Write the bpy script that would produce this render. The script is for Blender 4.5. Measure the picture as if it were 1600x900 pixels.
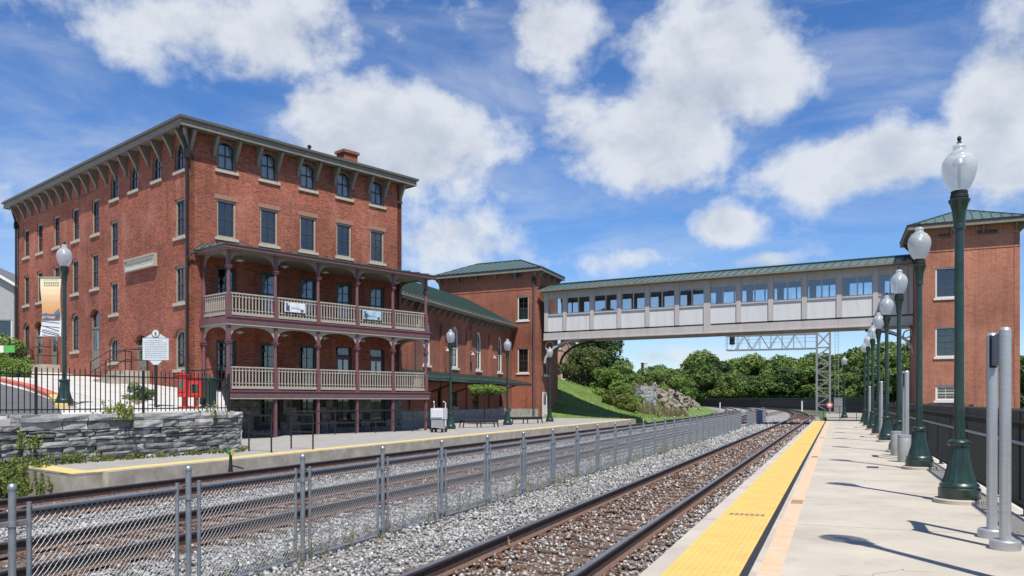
import bpy, math, random
import numpy as np
from mathutils import Vector
for o in list(bpy.data.objects): bpy.data.objects.remove(o)
scene = bpy.context.scene
C = bpy.context.collection
R = math.radians
rnd = random.Random(7)
nrng = np.random.default_rng(11)

# ------------------------------------------------------------------ camera, world, sun
F, HZ, CAMZ = 1256.0, 625.0, 1.5            # focal length and horizon row, in photo pixels; eye height over the platform
cam_d = bpy.data.cameras.new('camera'); cam = bpy.data.objects.new('camera', cam_d); C.objects.link(cam)
cam.location = (0, 0, CAMZ); cam.rotation_euler = (R(90), 0, 0)
cam_d.sensor_width = 36; cam_d.lens = 36*F/1600; cam_d.shift_y = (HZ-450)/1600
cam_d.clip_start = .1; cam_d.clip_end = 6000
scene.camera = cam
SUN_EL, SUN_AZ = 61.0, 166.0                # azimuth clockwise from +Y
sd = Vector((math.sin(R(SUN_AZ))*math.cos(R(SUN_EL)), math.cos(R(SUN_AZ))*math.cos(R(SUN_EL)), math.sin(R(SUN_EL))))
sun_d = bpy.data.lights.new('sun', 'SUN'); sun_d.energy = 5.0; sun_d.angle = R(.55); sun_d.color = (1, .955, .88)
sun = bpy.data.objects.new('sun', sun_d); C.objects.link(sun)
sun.rotation_euler = (-sd).to_track_quat('-Z', 'Y').to_euler(); sun.location = (0, 0, 60)
scene.view_settings.view_transform = 'Standard'; scene.view_settings.look = 'None'
scene.view_settings.exposure = 0.42; scene.view_settings.gamma = 1
scene.view_settings.use_curve_mapping = False

def make_world():
    w = bpy.data.worlds.new('World'); scene.world = w; w.use_nodes = True
    nt = w.node_tree; N = nt.nodes; Lk = nt.links; N.clear()
    def nd(t, **k):
        n = N.new(t)
        for a, b in k.items(): setattr(n, a, b)
        return n
    def mth(op, a, b=None, c=None, clamp=False):
        n = nd('ShaderNodeMath', operation=op, use_clamp=clamp)
        for i, v in enumerate((a, b, c)):
            if v is None: continue
            if isinstance(v, (int, float)): n.inputs[i].default_value = v
            else: Lk.new(v, n.inputs[i])
        return n.outputs[0]
    sky = nd('ShaderNodeTexSky', sky_type='NISHITA', sun_disc=False, sun_elevation=R(SUN_EL), sun_rotation=R(SUN_AZ))
    sky.air_density = 1.0; sky.dust_density = 0.0; sky.ozone_density = 3.5
    hsv = nd('ShaderNodeHueSaturation'); hsv.inputs['Saturation'].default_value = 1.2
    Lk.new(sky.outputs[0], hsv.inputs['Color'])
    skyc = nd('ShaderNodeMix', data_type='RGBA', blend_type='MULTIPLY'); skyc.inputs[0].default_value = 1
    Lk.new(hsv.outputs[0], skyc.inputs[6]); skyc.inputs[7].default_value = (.108, .119, .146, 1)
    tc = nd('ShaderNodeTexCoord'); sep = nd('ShaderNodeSeparateXYZ'); Lk.new(tc.outputs['Generated'], sep.inputs[0])
    X, Y, Z = sep.outputs
    az = mth('ARCTAN2', X, Y); el = mth('ARCSINE', Z)
    # cloud noise on a flat layer overhead, so clouds shrink towards the horizon
    zz = mth('ADD', mth('MAXIMUM', Z, 0.0), .22)
    cv = nd('ShaderNodeCombineXYZ'); Lk.new(mth('DIVIDE', X, zz), cv.inputs[0]); Lk.new(mth('DIVIDE', Y, zz), cv.inputs[1]); cv.inputs[2].default_value = 3.7
    def noise(vec, scale, detail, rough, dist=0.0):
        n = nd('ShaderNodeTexNoise'); n.inputs['Scale'].default_value = scale; n.inputs['Detail'].default_value = detail
        n.inputs['Roughness'].default_value = rough; n.inputs['Distortion'].default_value = dist
        Lk.new(vec, n.inputs['Vector']); return n.outputs['Fac']
    av = nd('ShaderNodeCombineXYZ'); Lk.new(az, av.inputs[0]); Lk.new(mth('MULTIPLY', el, 1.25), av.inputs[1])
    def shifted(dy):
        v = nd('ShaderNodeVectorMath', operation='ADD'); Lk.new(av.outputs[0], v.inputs[0]); v.inputs[1].default_value = (0, dy, 0); return v.outputs[0]
    edge = noise(av.outputs[0], 6.4, 14, .60, .1)
    edge_up = noise(shifted(.045), 6.4, 6, .60, .1)
    broad = noise(cv.outputs[0], 1.15, 5, .5, .3)
    # cloud masses (azimuth, elevation, half sizes in radians, weight)
    blobs = [(625, 225, 215, 105, 1.0), (520, 190, 90, 85, .75), (740, 190, 80, 70, .5), (1010, 215, 165, 100, .95), (1150, 95, 200, 130, .85),
             (880, 50, 95, 85, .85), (1340, 255, 210, 62, .95), (1570, 190, 110, 130, .95), (1125, 352, 68, 45, .8),
             (300, 40, 330, 95, .72), (320, 120, 110, 60, .4), (690, 375, 130, 75, .75), (990, 405, 130, 38, .75), (1050, 560, 260, 30, .5), (0, 300, 75, 60, .6), (1195, 408, 60, 16, .6), (650, 30, 130, 60, .4)]
    tot = None
    for (px, py, rx, ry, wgt) in blobs:
        dx, dz = (px-800)/F, (HZ-py)/F
        a0 = math.atan2(dx, 1); e0 = math.atan2(dz, math.hypot(dx, 1))
        k = 1/(1+dx*dx)
        u = mth('DIVIDE', mth('SUBTRACT', az, a0), rx/F*k); v = mth('DIVIDE', mth('SUBTRACT', el, e0), ry/F*math.cos(e0))
        r2 = mth('ADD', mth('MULTIPLY', u, u), mth('MULTIPLY', v, v))
        g = mth('MULTIPLY', mth('EXPONENT', mth('MULTIPLY', r2, -1.0)), wgt)
        tot = g if tot is None else mth('MAXIMUM', tot, g)
    # beyond the sky in view the same kind of cloud goes on
    back = mth('MULTIPLY', mth('SUBTRACT', broad, .5), 2.6)
    side = mth('MULTIPLY', mth('SUBTRACT', mth('ABSOLUTE', az), .72), 5.0, clamp=True)
    high = mth('MULTIPLY', mth('SUBTRACT', el, .5), 6.0, clamp=True)
    out = mth('MAXIMUM', side, high)
    base = mth('ADD', mth('MULTIPLY', tot, mth('SUBTRACT', 1.0, out)), mth('MULTIPLY', mth('ADD', back, .12), out))
    dens = mth('ADD', base, mth('MULTIPLY', mth('SUBTRACT', edge, .5), 2.0))
    dn = nd('ShaderNodeMapRange', interpolation_type='SMOOTHSTEP'); Lk.new(dens, dn.inputs[0])
    dn.inputs[1].default_value = .24; dn.inputs[2].default_value = .70
    # thin high wisps
    wv = nd('ShaderNodeMapping'); wv.inputs['Scale'].default_value = (1.2, 3.6, 1); wv.inputs['Rotation'].default_value = (0, 0, R(24)); Lk.new(av.outputs[0], wv.inputs[0])
    wis = nd('ShaderNodeMapRange', interpolation_type='SMOOTHSTEP'); Lk.new(noise(wv.outputs[0], 2.4, 8, .6, .5), wis.inputs[0])
    wis.inputs[1].default_value = .38; wis.inputs[2].default_value = .82; wis.inputs[4].default_value = .55
    mask = mth('MAXIMUM', mth('MULTIPLY', dn.outputs[0], .93), wis.outputs[0])
    # thick cores are greyer, sun-side edges white
    lit = mth('ADD', mth('MULTIPLY', mth('SUBTRACT', edge, edge_up), 2.6), .62)
    core = nd('ShaderNodeMapRange'); Lk.new(dens, core.inputs[0]); core.inputs[1].default_value = .55; core.inputs[2].default_value = 1.5
    core.inputs[3].default_value = .34; core.inputs[4].default_value = -.28
    lit = mth('ADD', lit, core.outputs[0], clamp=True)
    cc = nd('ShaderNodeMix', data_type='RGBA'); Lk.new(lit, cc.inputs[0]); cc.inputs[6].default_value = (.35, .42, .54, 1); cc.inputs[7].default_value = (.80, .84, .90, 1)
    mx = nd('ShaderNodeMix', data_type='RGBA'); Lk.new(mask, mx.inputs[0]); Lk.new(skyc.outputs[2], mx.inputs[6]); Lk.new(cc.outputs[2], mx.inputs[7])
    bg = nd('ShaderNodeBackground'); bg.inputs[1].default_value = .72; Lk.new(mx.outputs[2], bg.inputs[0])
    o = nd('ShaderNodeOutputWorld'); Lk.new(bg.outputs[0], o.inputs[0])
make_world()

# ------------------------------------------------------------------ materials
MATS = {}
ALB = .84
def nodes_of(m):
    nt = m.node_tree; return nt, nt.nodes, nt.links, nt.nodes['Principled BSDF']
def mat(name, col, rough=.7, metal=0.0, var=.18, scale=6.0, bump=.0, bscale=40.0, streak=0.0, spec=.5, dirt=None, coat=0):
    if name in MATS: return MATS[name]
    m = bpy.data.materials.new(name); m.use_nodes = True; MATS[name] = m
    nt, N, L, b = nodes_of(m)
    b.inputs['Roughness'].default_value = rough; b.inputs['Metallic'].default_value = metal
    b.inputs['Specular IOR Level'].default_value = spec; b.inputs['Coat Weight'].default_value = coat
    tc = N.new('ShaderNodeTexCoord')
    n1 = N.new('ShaderNodeTexNoise'); n1.inputs['Scale'].default_value = scale; n1.inputs['Detail'].default_value = 8; n1.inputs['Roughness'].default_value = .62
    src = tc.outputs['Object']
    if streak:
        mp = N.new('ShaderNodeMapping'); mp.inputs['Scale'].default_value = (1, 1, 1/streak); L.new(src, mp.inputs[0]); src = mp.outputs[0]
    L.new(src, n1.inputs['Vector'])
    rp = N.new('ShaderNodeValToRGB'); c = np.array(col[:3])*ALB
    e = rp.color_ramp.elements
    lo = np.clip(c*(1-var*1.6), 0, 1); hi = np.clip(c*(1+var), 0, 1)
    e[0].position = .28; e[0].color = (*lo, 1); e[1].position = .72; e[1].color = (*hi, 1)
    L.new(n1.outputs['Fac'], rp.inputs[0]); out = rp.outputs[0]
    if dirt:                                   # stains: (colour, scale, threshold)
        n3 = N.new('ShaderNodeTexNoise'); n3.inputs['Scale'].default_value = dirt[1]; n3.inputs['Detail'].default_value = 9; n3.inputs['Roughness'].default_value = .7
        L.new(src, n3.inputs['Vector'])
        mr = N.new('ShaderNodeMapRange'); mr.inputs[1].default_value = dirt[2]; mr.inputs[2].default_value = dirt[2]+.16; L.new(n3.outputs['Fac'], mr.inputs[0])
        mx = N.new('ShaderNodeMix'); mx.data_type = 'RGBA'; L.new(mr.outputs[0], mx.inputs[0]); L.new(out, mx.inputs[6]); mx.inputs[7].default_value = (*[q*ALB for q in dirt[0]], 1); out = mx.outputs[2]
    L.new(out, b.inputs['Base Color'])
    if bump:
        n2 = N.new('ShaderNodeTexNoise'); n2.inputs['Scale'].default_value = bscale; n2.inputs['Detail'].default_value = 6; L.new(tc.outputs['Object'], n2.inputs['Vector'])
        bp = N.new('ShaderNodeBump'); bp.inputs['Strength'].default_value = bump; bp.inputs['Distance'].default_value = .02
        L.new(n2.outputs['Fac'], bp.inputs['Height']); L.new(bp.outputs[0], b.inputs['Normal'])
    return m

def brick_mat(name, c1, c2, mortar, patch=None, bw=.215, bh=.075, msize=.011, var=.5, palecol=(.56, .33, .26), palefac=.5):
    m = bpy.data.materials.new(name); m.use_nodes = True; MATS[name] = m
    nt, N, L, b = nodes_of(m); b.inputs['Roughness'].default_value = .88; b.inputs['Specular IOR Level'].default_value = .25
    tc = N.new('ShaderNodeTexCoord')
    sp = N.new('ShaderNodeSeparateXYZ'); L.new(tc.outputs['Object'], sp.inputs[0])
    sn = N.new('ShaderNodeSeparateXYZ'); L.new(tc.outputs['Normal'], sn.inputs[0])
    ab = N.new('ShaderNodeMath'); ab.operation = 'ABSOLUTE'; L.new(sn.outputs[0], ab.inputs[0])
    gt = N.new('ShaderNodeMath'); gt.operation = 'GREATER_THAN'; gt.inputs[1].default_value = .7; L.new(ab.outputs[0], gt.inputs[0])
    mxu = N.new('ShaderNodeMix'); L.new(gt.outputs[0], mxu.inputs[0]); L.new(sp.outputs[0], mxu.inputs[2]); L.new(sp.outputs[1], mxu.inputs[3])
    cb = N.new('ShaderNodeCombineXYZ'); L.new(mxu.outputs[0], cb.inputs[0]); L.new(sp.outputs[2], cb.inputs[1])
    br = N.new('ShaderNodeTexBrick'); L.new(cb.outputs[0], br.inputs['Vector'])
    br.inputs['Color1'].default_value = (*c1, 1); br.inputs['Color2'].default_value = (*c2, 1); br.inputs['Mortar'].default_value = (*mortar, 1)
    br.inputs['Scale'].default_value = 1; br.inputs['Mortar Size'].default_value = msize; br.inputs['Brick Width'].default_value = bw; br.inputs['Row Height'].default_value = bh
    br.inputs['Bias'].default_value = -.1; br.inputs['Mortar Smooth'].default_value = .2
    # per-area weathering
    n1 = N.new('ShaderNodeTexNoise'); n1.inputs['Scale'].default_value = .55; n1.inputs['Detail'].default_value = 9; n1.inputs['Roughness'].default_value = .68; L.new(tc.outputs['Object'], n1.inputs['Vector'])
    mr = N.new('ShaderNodeMapRange'); mr.inputs[1].default_value = .50; mr.inputs[2].default_value = .66; mr.inputs[4].default_value = palefac; L.new(n1.outputs['Fac'], mr.inputs[0])
    mx = N.new('ShaderNodeMix'); mx.data_type = 'RGBA'; L.new(mr.outputs[0], mx.inputs[0]); L.new(br.outputs['Color'], mx.inputs[6]); mx.inputs[7].default_value = (*palecol, 1)
    n2 = N.new('ShaderNodeTexNoise'); n2.inputs['Scale'].default_value = 9; n2.inputs['Detail'].default_value = 10; n2.inputs['Roughness'].default_value = .75; L.new(tc.outputs['Object'], n2.inputs['Vector'])
    r2 = N.new('ShaderNodeMapRange'); r2.inputs[1].default_value = .3; r2.inputs[2].default_value = .7; r2.inputs[3].default_value = 1-var; r2.inputs[4].default_value = 1+var*.7; L.new(n2.outputs['Fac'], r2.inputs[0])
    n4 = N.new('ShaderNodeTexNoise'); n4.inputs['Scale'].default_value = .23; n4.inputs['Detail'].default_value = 4; L.new(tc.outputs['Object'], n4.inputs['Vector'])
    r4 = N.new('ShaderNodeMapRange'); r4.inputs[1].default_value = .35; r4.inputs[2].default_value = .65; r4.inputs[3].default_value = .72; r4.inputs[4].default_value = 1.2; L.new(n4.outputs['Fac'], r4.inputs[0])
    mm = N.new('ShaderNodeMath'); mm.operation = 'MULTIPLY'; L.new(r2.outputs[0], mm.inputs[0]); L.new(r4.outputs[0], mm.inputs[1])
    mp5 = N.new('ShaderNodeMapping'); mp5.inputs['Scale'].default_value = (1.6, 1.6, .16); L.new(tc.outputs['Object'], mp5.inputs[0])
    n5 = N.new('ShaderNodeTexNoise'); n5.inputs['Scale'].default_value = 1.6; n5.inputs['Detail'].default_value = 7; n5.inputs['Roughness'].default_value = .65; L.new(mp5.outputs[0], n5.inputs['Vector'])
    r5 = N.new('ShaderNodeMapRange'); r5.inputs[1].default_value = .5; r5.inputs[2].default_value = .72; r5.inputs[3].default_value = 1.0; r5.inputs[4].default_value = .68; L.new(n5.outputs['Fac'], r5.inputs[0])
    m5 = N.new('ShaderNodeMath'); m5.operation = 'MULTIPLY'; L.new(mm.outputs[0], m5.inputs[0]); L.new(r5.outputs[0], m5.inputs[1]); mm = m5
    vm = N.new('ShaderNodeVectorMath'); vm.operation = 'SCALE'; L.new(mx.outputs[2], vm.inputs[0]); L.new(mm.outputs[0], vm.inputs['Scale'])
    L.new(vm.outputs[0], b.inputs['Base Color'])
    bp = N.new('ShaderNodeBump'); bp.inputs['Strength'].default_value = .5; bp.inputs['Distance'].default_value = .012; bp.invert = True
    L.new(br.outputs['Fac'], bp.inputs['Height']); L.new(bp.outputs[0], b.inputs['Normal'])
    return m

M_BR_HOTEL = brick_mat('old_red_brick', (.37, .092, .048), (.165, .042, .03), (.27, .15, .112), palecol=(.42, .18, .135), palefac=.6, var=.5)
M_BR_NEW = brick_mat('new_red_brick', (.33, .088, .044), (.20, .05, .028), (.29, .185, .145), var=.3, palecol=(.36, .125, .075), palefac=.35)
M_BR_TOWER = brick_mat('orange_red_brick', (.41, .125, .064), (.28, .075, .04), (.44, .30, .235), var=.2, palecol=(.44, .17, .1), palefac=.3)
M_TRIM = mat('taupe_trim_paint', (.235, .21, .175), .6, var=.14, scale=3)
M_SILL = mat('sandstone_sill', (.50, .44, .36), .8, var=.14, bump=.2)
M_SASH = mat('dark_sash_paint', (.055, .06, .06), .5, var=.1)
M_BEIGE = mat('beige_window_casing', (.42, .36, .28), .6, var=.1)
M_WHITE = mat('white_window_paint', (.74, .73, .68), .5, var=.06)
M_MAROON = mat('maroon_paint', (.175, .078, .088), .5, var=.12, scale=4)
M_CREAM = mat('cream_rail_paint', (.43, .385, .315), .55, var=.08)
M_GREENROOF = mat('green_standing_seam_metal', (.15, .225, .195), .38, metal=.35, var=.12, scale=1.5)
M_SEAM = mat('green_roof_seam', (.06, .10, .088), .4, metal=.35, var=.1)  # darker than the pans: contrast from sun reflections is put into the colour
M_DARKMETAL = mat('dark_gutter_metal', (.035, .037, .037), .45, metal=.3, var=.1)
M_BLACK = mat('black_iron_paint', (.010, .011, .012), .6, var=.1)
M_LAMPGREEN = mat('dark_green_lamp_paint', (.015, .042, .033), .36, var=.3, scale=5, coat=.3)
M_GALV = mat('galvanised_steel', (.36, .39, .42), .42, metal=.65, var=.15, scale=14)
M_WIRE = mat('galvanised_wire', (.42, .44, .45), .5, metal=.5, var=.12, scale=20)
M_ALU = mat('brushed_aluminium', (.52, .54, .56), .36, metal=.55, var=.08, scale=9, streak=.1)
M_CONC = mat('pale_platform_concrete', (.49, .44, .365), .88, var=.12, scale=.9, bump=.2, bscale=90, dirt=((.36, .325, .275), 1.7, .56))
M_CONCB = mat('weathered_concrete_edge', (.43, .385, .315), .9, var=.22, scale=2.5, bump=.3, bscale=30, dirt=((.25, .15, .08), 1.8, .62))
M_WALK = mat('white_concrete_walk', (.60, .58, .54), .9, var=.05, scale=1.5, bump=.1)
M_GREYPAVE = mat('grey_platform_asphalt', (.34, .325, .30), .92, var=.12, scale=1.6, bump=.25, bscale=120, dirt=((.27, .255, .235), 1.1, .58))
M_ASPH = mat('street_asphalt', (.12, .122, .128), .93, var=.2, scale=2, bump=.3, bscale=150)
M_YEL = mat('faded_yellow_paint', (.66, .52, .19), .8, var=.12, scale=3, dirt=((.5, .44, .3), 5, .58))
M_REDP = mat('red_kerb_paint', (.55, .15, .1), .8, var=.15, scale=5)
M_RUBBER = mat('black_rubber_strip', (.018, .02, .026), .8, var=.2)
M_ORANGE = mat('faded_orange_paint', (.66, .44, .27), .85, var=.08, scale=5, dirt=((.56, .48, .39), 6, .47))
M_STAMP = mat('brown_stencil_paint', (.27, .19, .12), .85, var=.2, scale=30)
M_RAILTOP = mat('polished_rail_head', (.33, .33, .35), .3, metal=.75, var=.15, scale=8)
M_RAILSIDE = mat('rusty_rail_web', (.085, .055, .043), .8, var=.35, scale=14, bump=.2)
M_RAILFOOT = mat('rusty_rail_foot', (.165, .095, .068), .88, var=.25, scale=18, bump=.2)
M_TIE = mat('weathered_timber_tie', (.125, .082, .062), .93, var=.45, scale=11, bump=.5, bscale=60, dirt=((.2, .185, .17), 8, .6))
M_STONE = mat('grey_limestone_block', (.235, .23, .225), .92, var=.5, scale=3.2, bump=.8, bscale=14, dirt=((.10, .098, .095), 2.2, .5))
M_STONE2 = mat('pale_limestone_block', (.42, .415, .40), .92, var=.3, scale=4, bump=.8, bscale=14, dirt=((.15, .145, .14), 3, .56))
M_MORTAR = mat('dark_stone_joint', (.055, .052, .05), .95, var=.3)
M_BASEST = mat('dark_basement_stone', (.20, .19, .18), .92, var=.3, scale=4, bump=.7, bscale=12)
M_DIRT = mat('dry_soil', (.20, .15, .10), .95, var=.3, scale=5, bump=.5)
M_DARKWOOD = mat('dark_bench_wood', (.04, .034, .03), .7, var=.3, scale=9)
M_CURTAIN = mat('white_curtain_cloth', (.62, .64, .66), .9, var=.1)
M_DARKROOM = mat('dark_interior_plaster', (.05, .048, .045), .95, var=.1)
M_PANEL = mat('pale_grey_bridge_panel', (.70, .70, .70), .5, var=.06, scale=2, streak=7, dirt=((.55, .54, .52), 3, .58))
M_BRFRAME = mat('mauve_grey_bridge_frame', (.53, .495, .475), .5, var=.08, scale=2, streak=6, dirt=((.36, .33, .31), 2.5, .62))
M_RED = mat('red_plastic', (.62, .045, .03), .4, var=.1, scale=5)
M_BINGREEN = mat('dark_green_bin_paint', (.02, .055, .042), .5, var=.15)
M_WHITEM = mat('white_machine_paint', (.70, .71, .71), .45, var=.08)
M_SIGNW = mat('silver_white_sign_paint', (.60, .65, .68), .5, var=.05)
M_SIGNT = mat('dark_sign_lettering', (.16, .19, .22), .7, var=.1)
M_SIGNC = mat('cream_sign_board', (.66, .62, .53), .6, var=.05)
M_LETTER = mat('faded_sign_lettering', (.50, .46, .41), .7, var=.1)
M_GALVF = mat('grey_gantry_steel', (.29, .30, .31), .55, metal=.3, var=.1)
M_GREYSIDE = mat('grey_house_siding', (.34, .34, .345), .8, var=.08, scale=3)
M_SHINGLE = mat('grey_roof_shingle', (.16, .16, .17), .9, var=.2, scale=8)
M_GOLD = mat('yellow_signal_paint', (.7, .45, .05), .5, var=.1)
M_GREENP = mat('green_signal_paint', (.02, .3, .14), .5, var=.1)
M_BARK = mat('grey_brown_bark', (.11, .085, .065), .95, var=.3, scale=9, bump=.6, bscale=20)

def glass_mat(name, tint, refl):
    m = bpy.data.materials.new(name); m.use_nodes = True; MATS[name] = m
    nt, N, L, b = nodes_of(m); N.remove(b)
    tr = N.new('ShaderNodeBsdfTransparent'); tr.inputs[0].default_value = (*tint, 1)
    gl = N.new('ShaderNodeBsdfGlossy'); gl.inputs['Roughness'].default_value = .03; gl.inputs[0].default_value = (.9, .93, .96, 1)
    nz = N.new('ShaderNodeTexNoise'); nz.inputs['Scale'].default_value = 1.7; tc = N.new('ShaderNodeTexCoord'); L.new(tc.outputs['Object'], nz.inputs['Vector'])
    bp = N.new('ShaderNodeBump'); bp.inputs['Strength'].default_value = .05; L.new(nz.outputs['Fac'], bp.inputs['Height']); L.new(bp.outputs[0], gl.inputs['Normal'])
    fr = N.new('ShaderNodeFresnel'); fr.inputs[0].default_value = 1.5
    ad = N.new('ShaderNodeMath'); ad.operation = 'ADD'; ad.use_clamp = True; ad.inputs[1].default_value = refl; L.new(fr.outputs[0], ad.inputs[0])
    mx = N.new('ShaderNodeMixShader'); L.new(ad.outputs[0], mx.inputs[0]); L.new(tr.outputs[0], mx.inputs[1]); L.new(gl.outputs[0], mx.inputs[2])
    L.new(mx.outputs[0], N['Material Output'].inputs[0]); return m
M_GLASS = glass_mat('old_window_glass', (.74, .79, .82), .10)
M_GLASSC = glass_mat('clear_bridge_glass', (.84, .9, .93), .14)
def globe_mat():
    m = bpy.data.materials.new('frosted_acorn_glass'); m.use_nodes = True
    nt, N, L, b = nodes_of(m)
    b.inputs['Base Color'].default_value = (.62, .65, .67, 1); b.inputs['Roughness'].default_value = .18
    tl = N.new('ShaderNodeBsdfTranslucent'); tl.inputs[0].default_value = (.85, .87, .88, 1)
    tr = N.new('ShaderNodeBsdfTransparent'); tr.inputs[0].default_value = (.9, .93, .95, 1)
    m1 = N.new('ShaderNodeMixShader'); m1.inputs[0].default_value = .45; L.new(b.outputs[0], m1.inputs[1]); L.new(tl.outputs[0], m1.inputs[2])
    m2 = N.new('ShaderNodeMixShader'); m2.inputs[0].default_value = .45; L.new(m1.outputs[0], m2.inputs[1]); L.new(tr.outputs[0], m2.inputs[2])
    L.new(m2.outputs[0], N['Material Output'].inputs[0]); return m
M_GLOBE = globe_mat()
def tactile_mat():
    m = mat('yellow_tactile_tile', (.74, .475, .125), .7, var=.1, scale=2, dirt=((.55, .40, .18), 2.6, .55))
    nt, N, L, b = nodes_of(m); tc = N.new('ShaderNodeTexCoord')
    v = N.new('ShaderNodeTexVoronoi'); v.inputs['Scale'].default_value = 17; v.inputs['Randomness'].default_value = 0; L.new(tc.outputs['Object'], v.inputs['Vector'])
    mr = N.new('ShaderNodeMapRange'); mr.inputs[1].default_value = .12; mr.inputs[2].default_value = .34; mr.inputs[3].default_value = 1; mr.inputs[4].default_value = 0; L.new(v.outputs['Distance'], mr.inputs[0])
    bp = N.new('ShaderNodeBump'); bp.inputs['Strength'].default_value = .8; bp.inputs['Distance'].default_value = .01; L.new(mr.outputs[0], bp.inputs['Height']); L.new(bp.outputs[0], b.inputs['Normal']); return m
M_TACT = tactile_mat()
def leaf_mat(name, c1, c2, c3=None):
    m = bpy.data.materials.new(name); m.use_nodes = True; MATS[name] = m
    nt, N, L, b = nodes_of(m)
    tc = N.new('ShaderNodeTexCoord'); n = N.new('ShaderNodeTexNoise'); n.inputs['Scale'].default_value = .9; n.inputs['Detail'].default_value = 5; L.new(tc.outputs['Object'], n.inputs['Vector'])
    oi = N.new('ShaderNodeObjectInfo'); ad = N.new('ShaderNodeMath'); ad.operation = 'MULTIPLY_ADD'; L.new(oi.outputs['Random'], ad.inputs[0]); ad.inputs[1].default_value = .55; L.new(n.outputs['Fac'], ad.inputs[2])
    at = N.new('ShaderNodeAttribute'); at.attribute_name = 'tone'
    a2 = N.new('ShaderNodeMath'); a2.operation = 'MULTIPLY_ADD'; L.new(at.outputs['Fac'], a2.inputs[0]); a2.inputs[1].default_value = .45; L.new(ad.outputs[0], a2.inputs[2])
    rp = N.new('ShaderNodeValToRGB'); e = rp.color_ramp.elements; e[0].position = .42; e[0].color = (*c1, 1); e[1].position = 1.05 if False else .98; e[1].color = (*c2, 1)
    L.new(a2.outputs[0], rp.inputs[0]); L.new(rp.outputs[0], b.inputs['Base Color']); b.inputs['Roughness'].default_value = .6; b.inputs['Specular IOR Level'].default_value = .3
    tl = N.new('ShaderNodeBsdfTranslucent'); L.new(rp.outputs[0], tl.inputs[0])
    mx = N.new('ShaderNodeMixShader'); mx.inputs[0].default_value = .3; L.new(b.outputs[0], mx.inputs[1]); L.new(tl.outputs[0], mx.inputs[2])
    L.new(mx.outputs[0], N['Material Output'].inputs[0]); return m
M_LEAF = leaf_mat('deciduous_leaves', (.035, .072, .016), (.17, .245, .06))
M_LEAFD = leaf_mat('dark_tree_leaves', (.022, .05, .015), (.09, .155, .042))
M_LEAFL = leaf_mat('light_fresh_leaves', (.09, .15, .025), (.22, .32, .06))
M_WEED = leaf_mat('weed_leaves', (.07, .11, .02), (.24, .28, .07))
M_DRYWEED = leaf_mat('dry_weed_stems', (.12, .10, .055), (.28, .24, .13))
M_GRASSB = leaf_mat('grass_blades', (.075, .14, .02), (.19, .28, .05))

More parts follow.
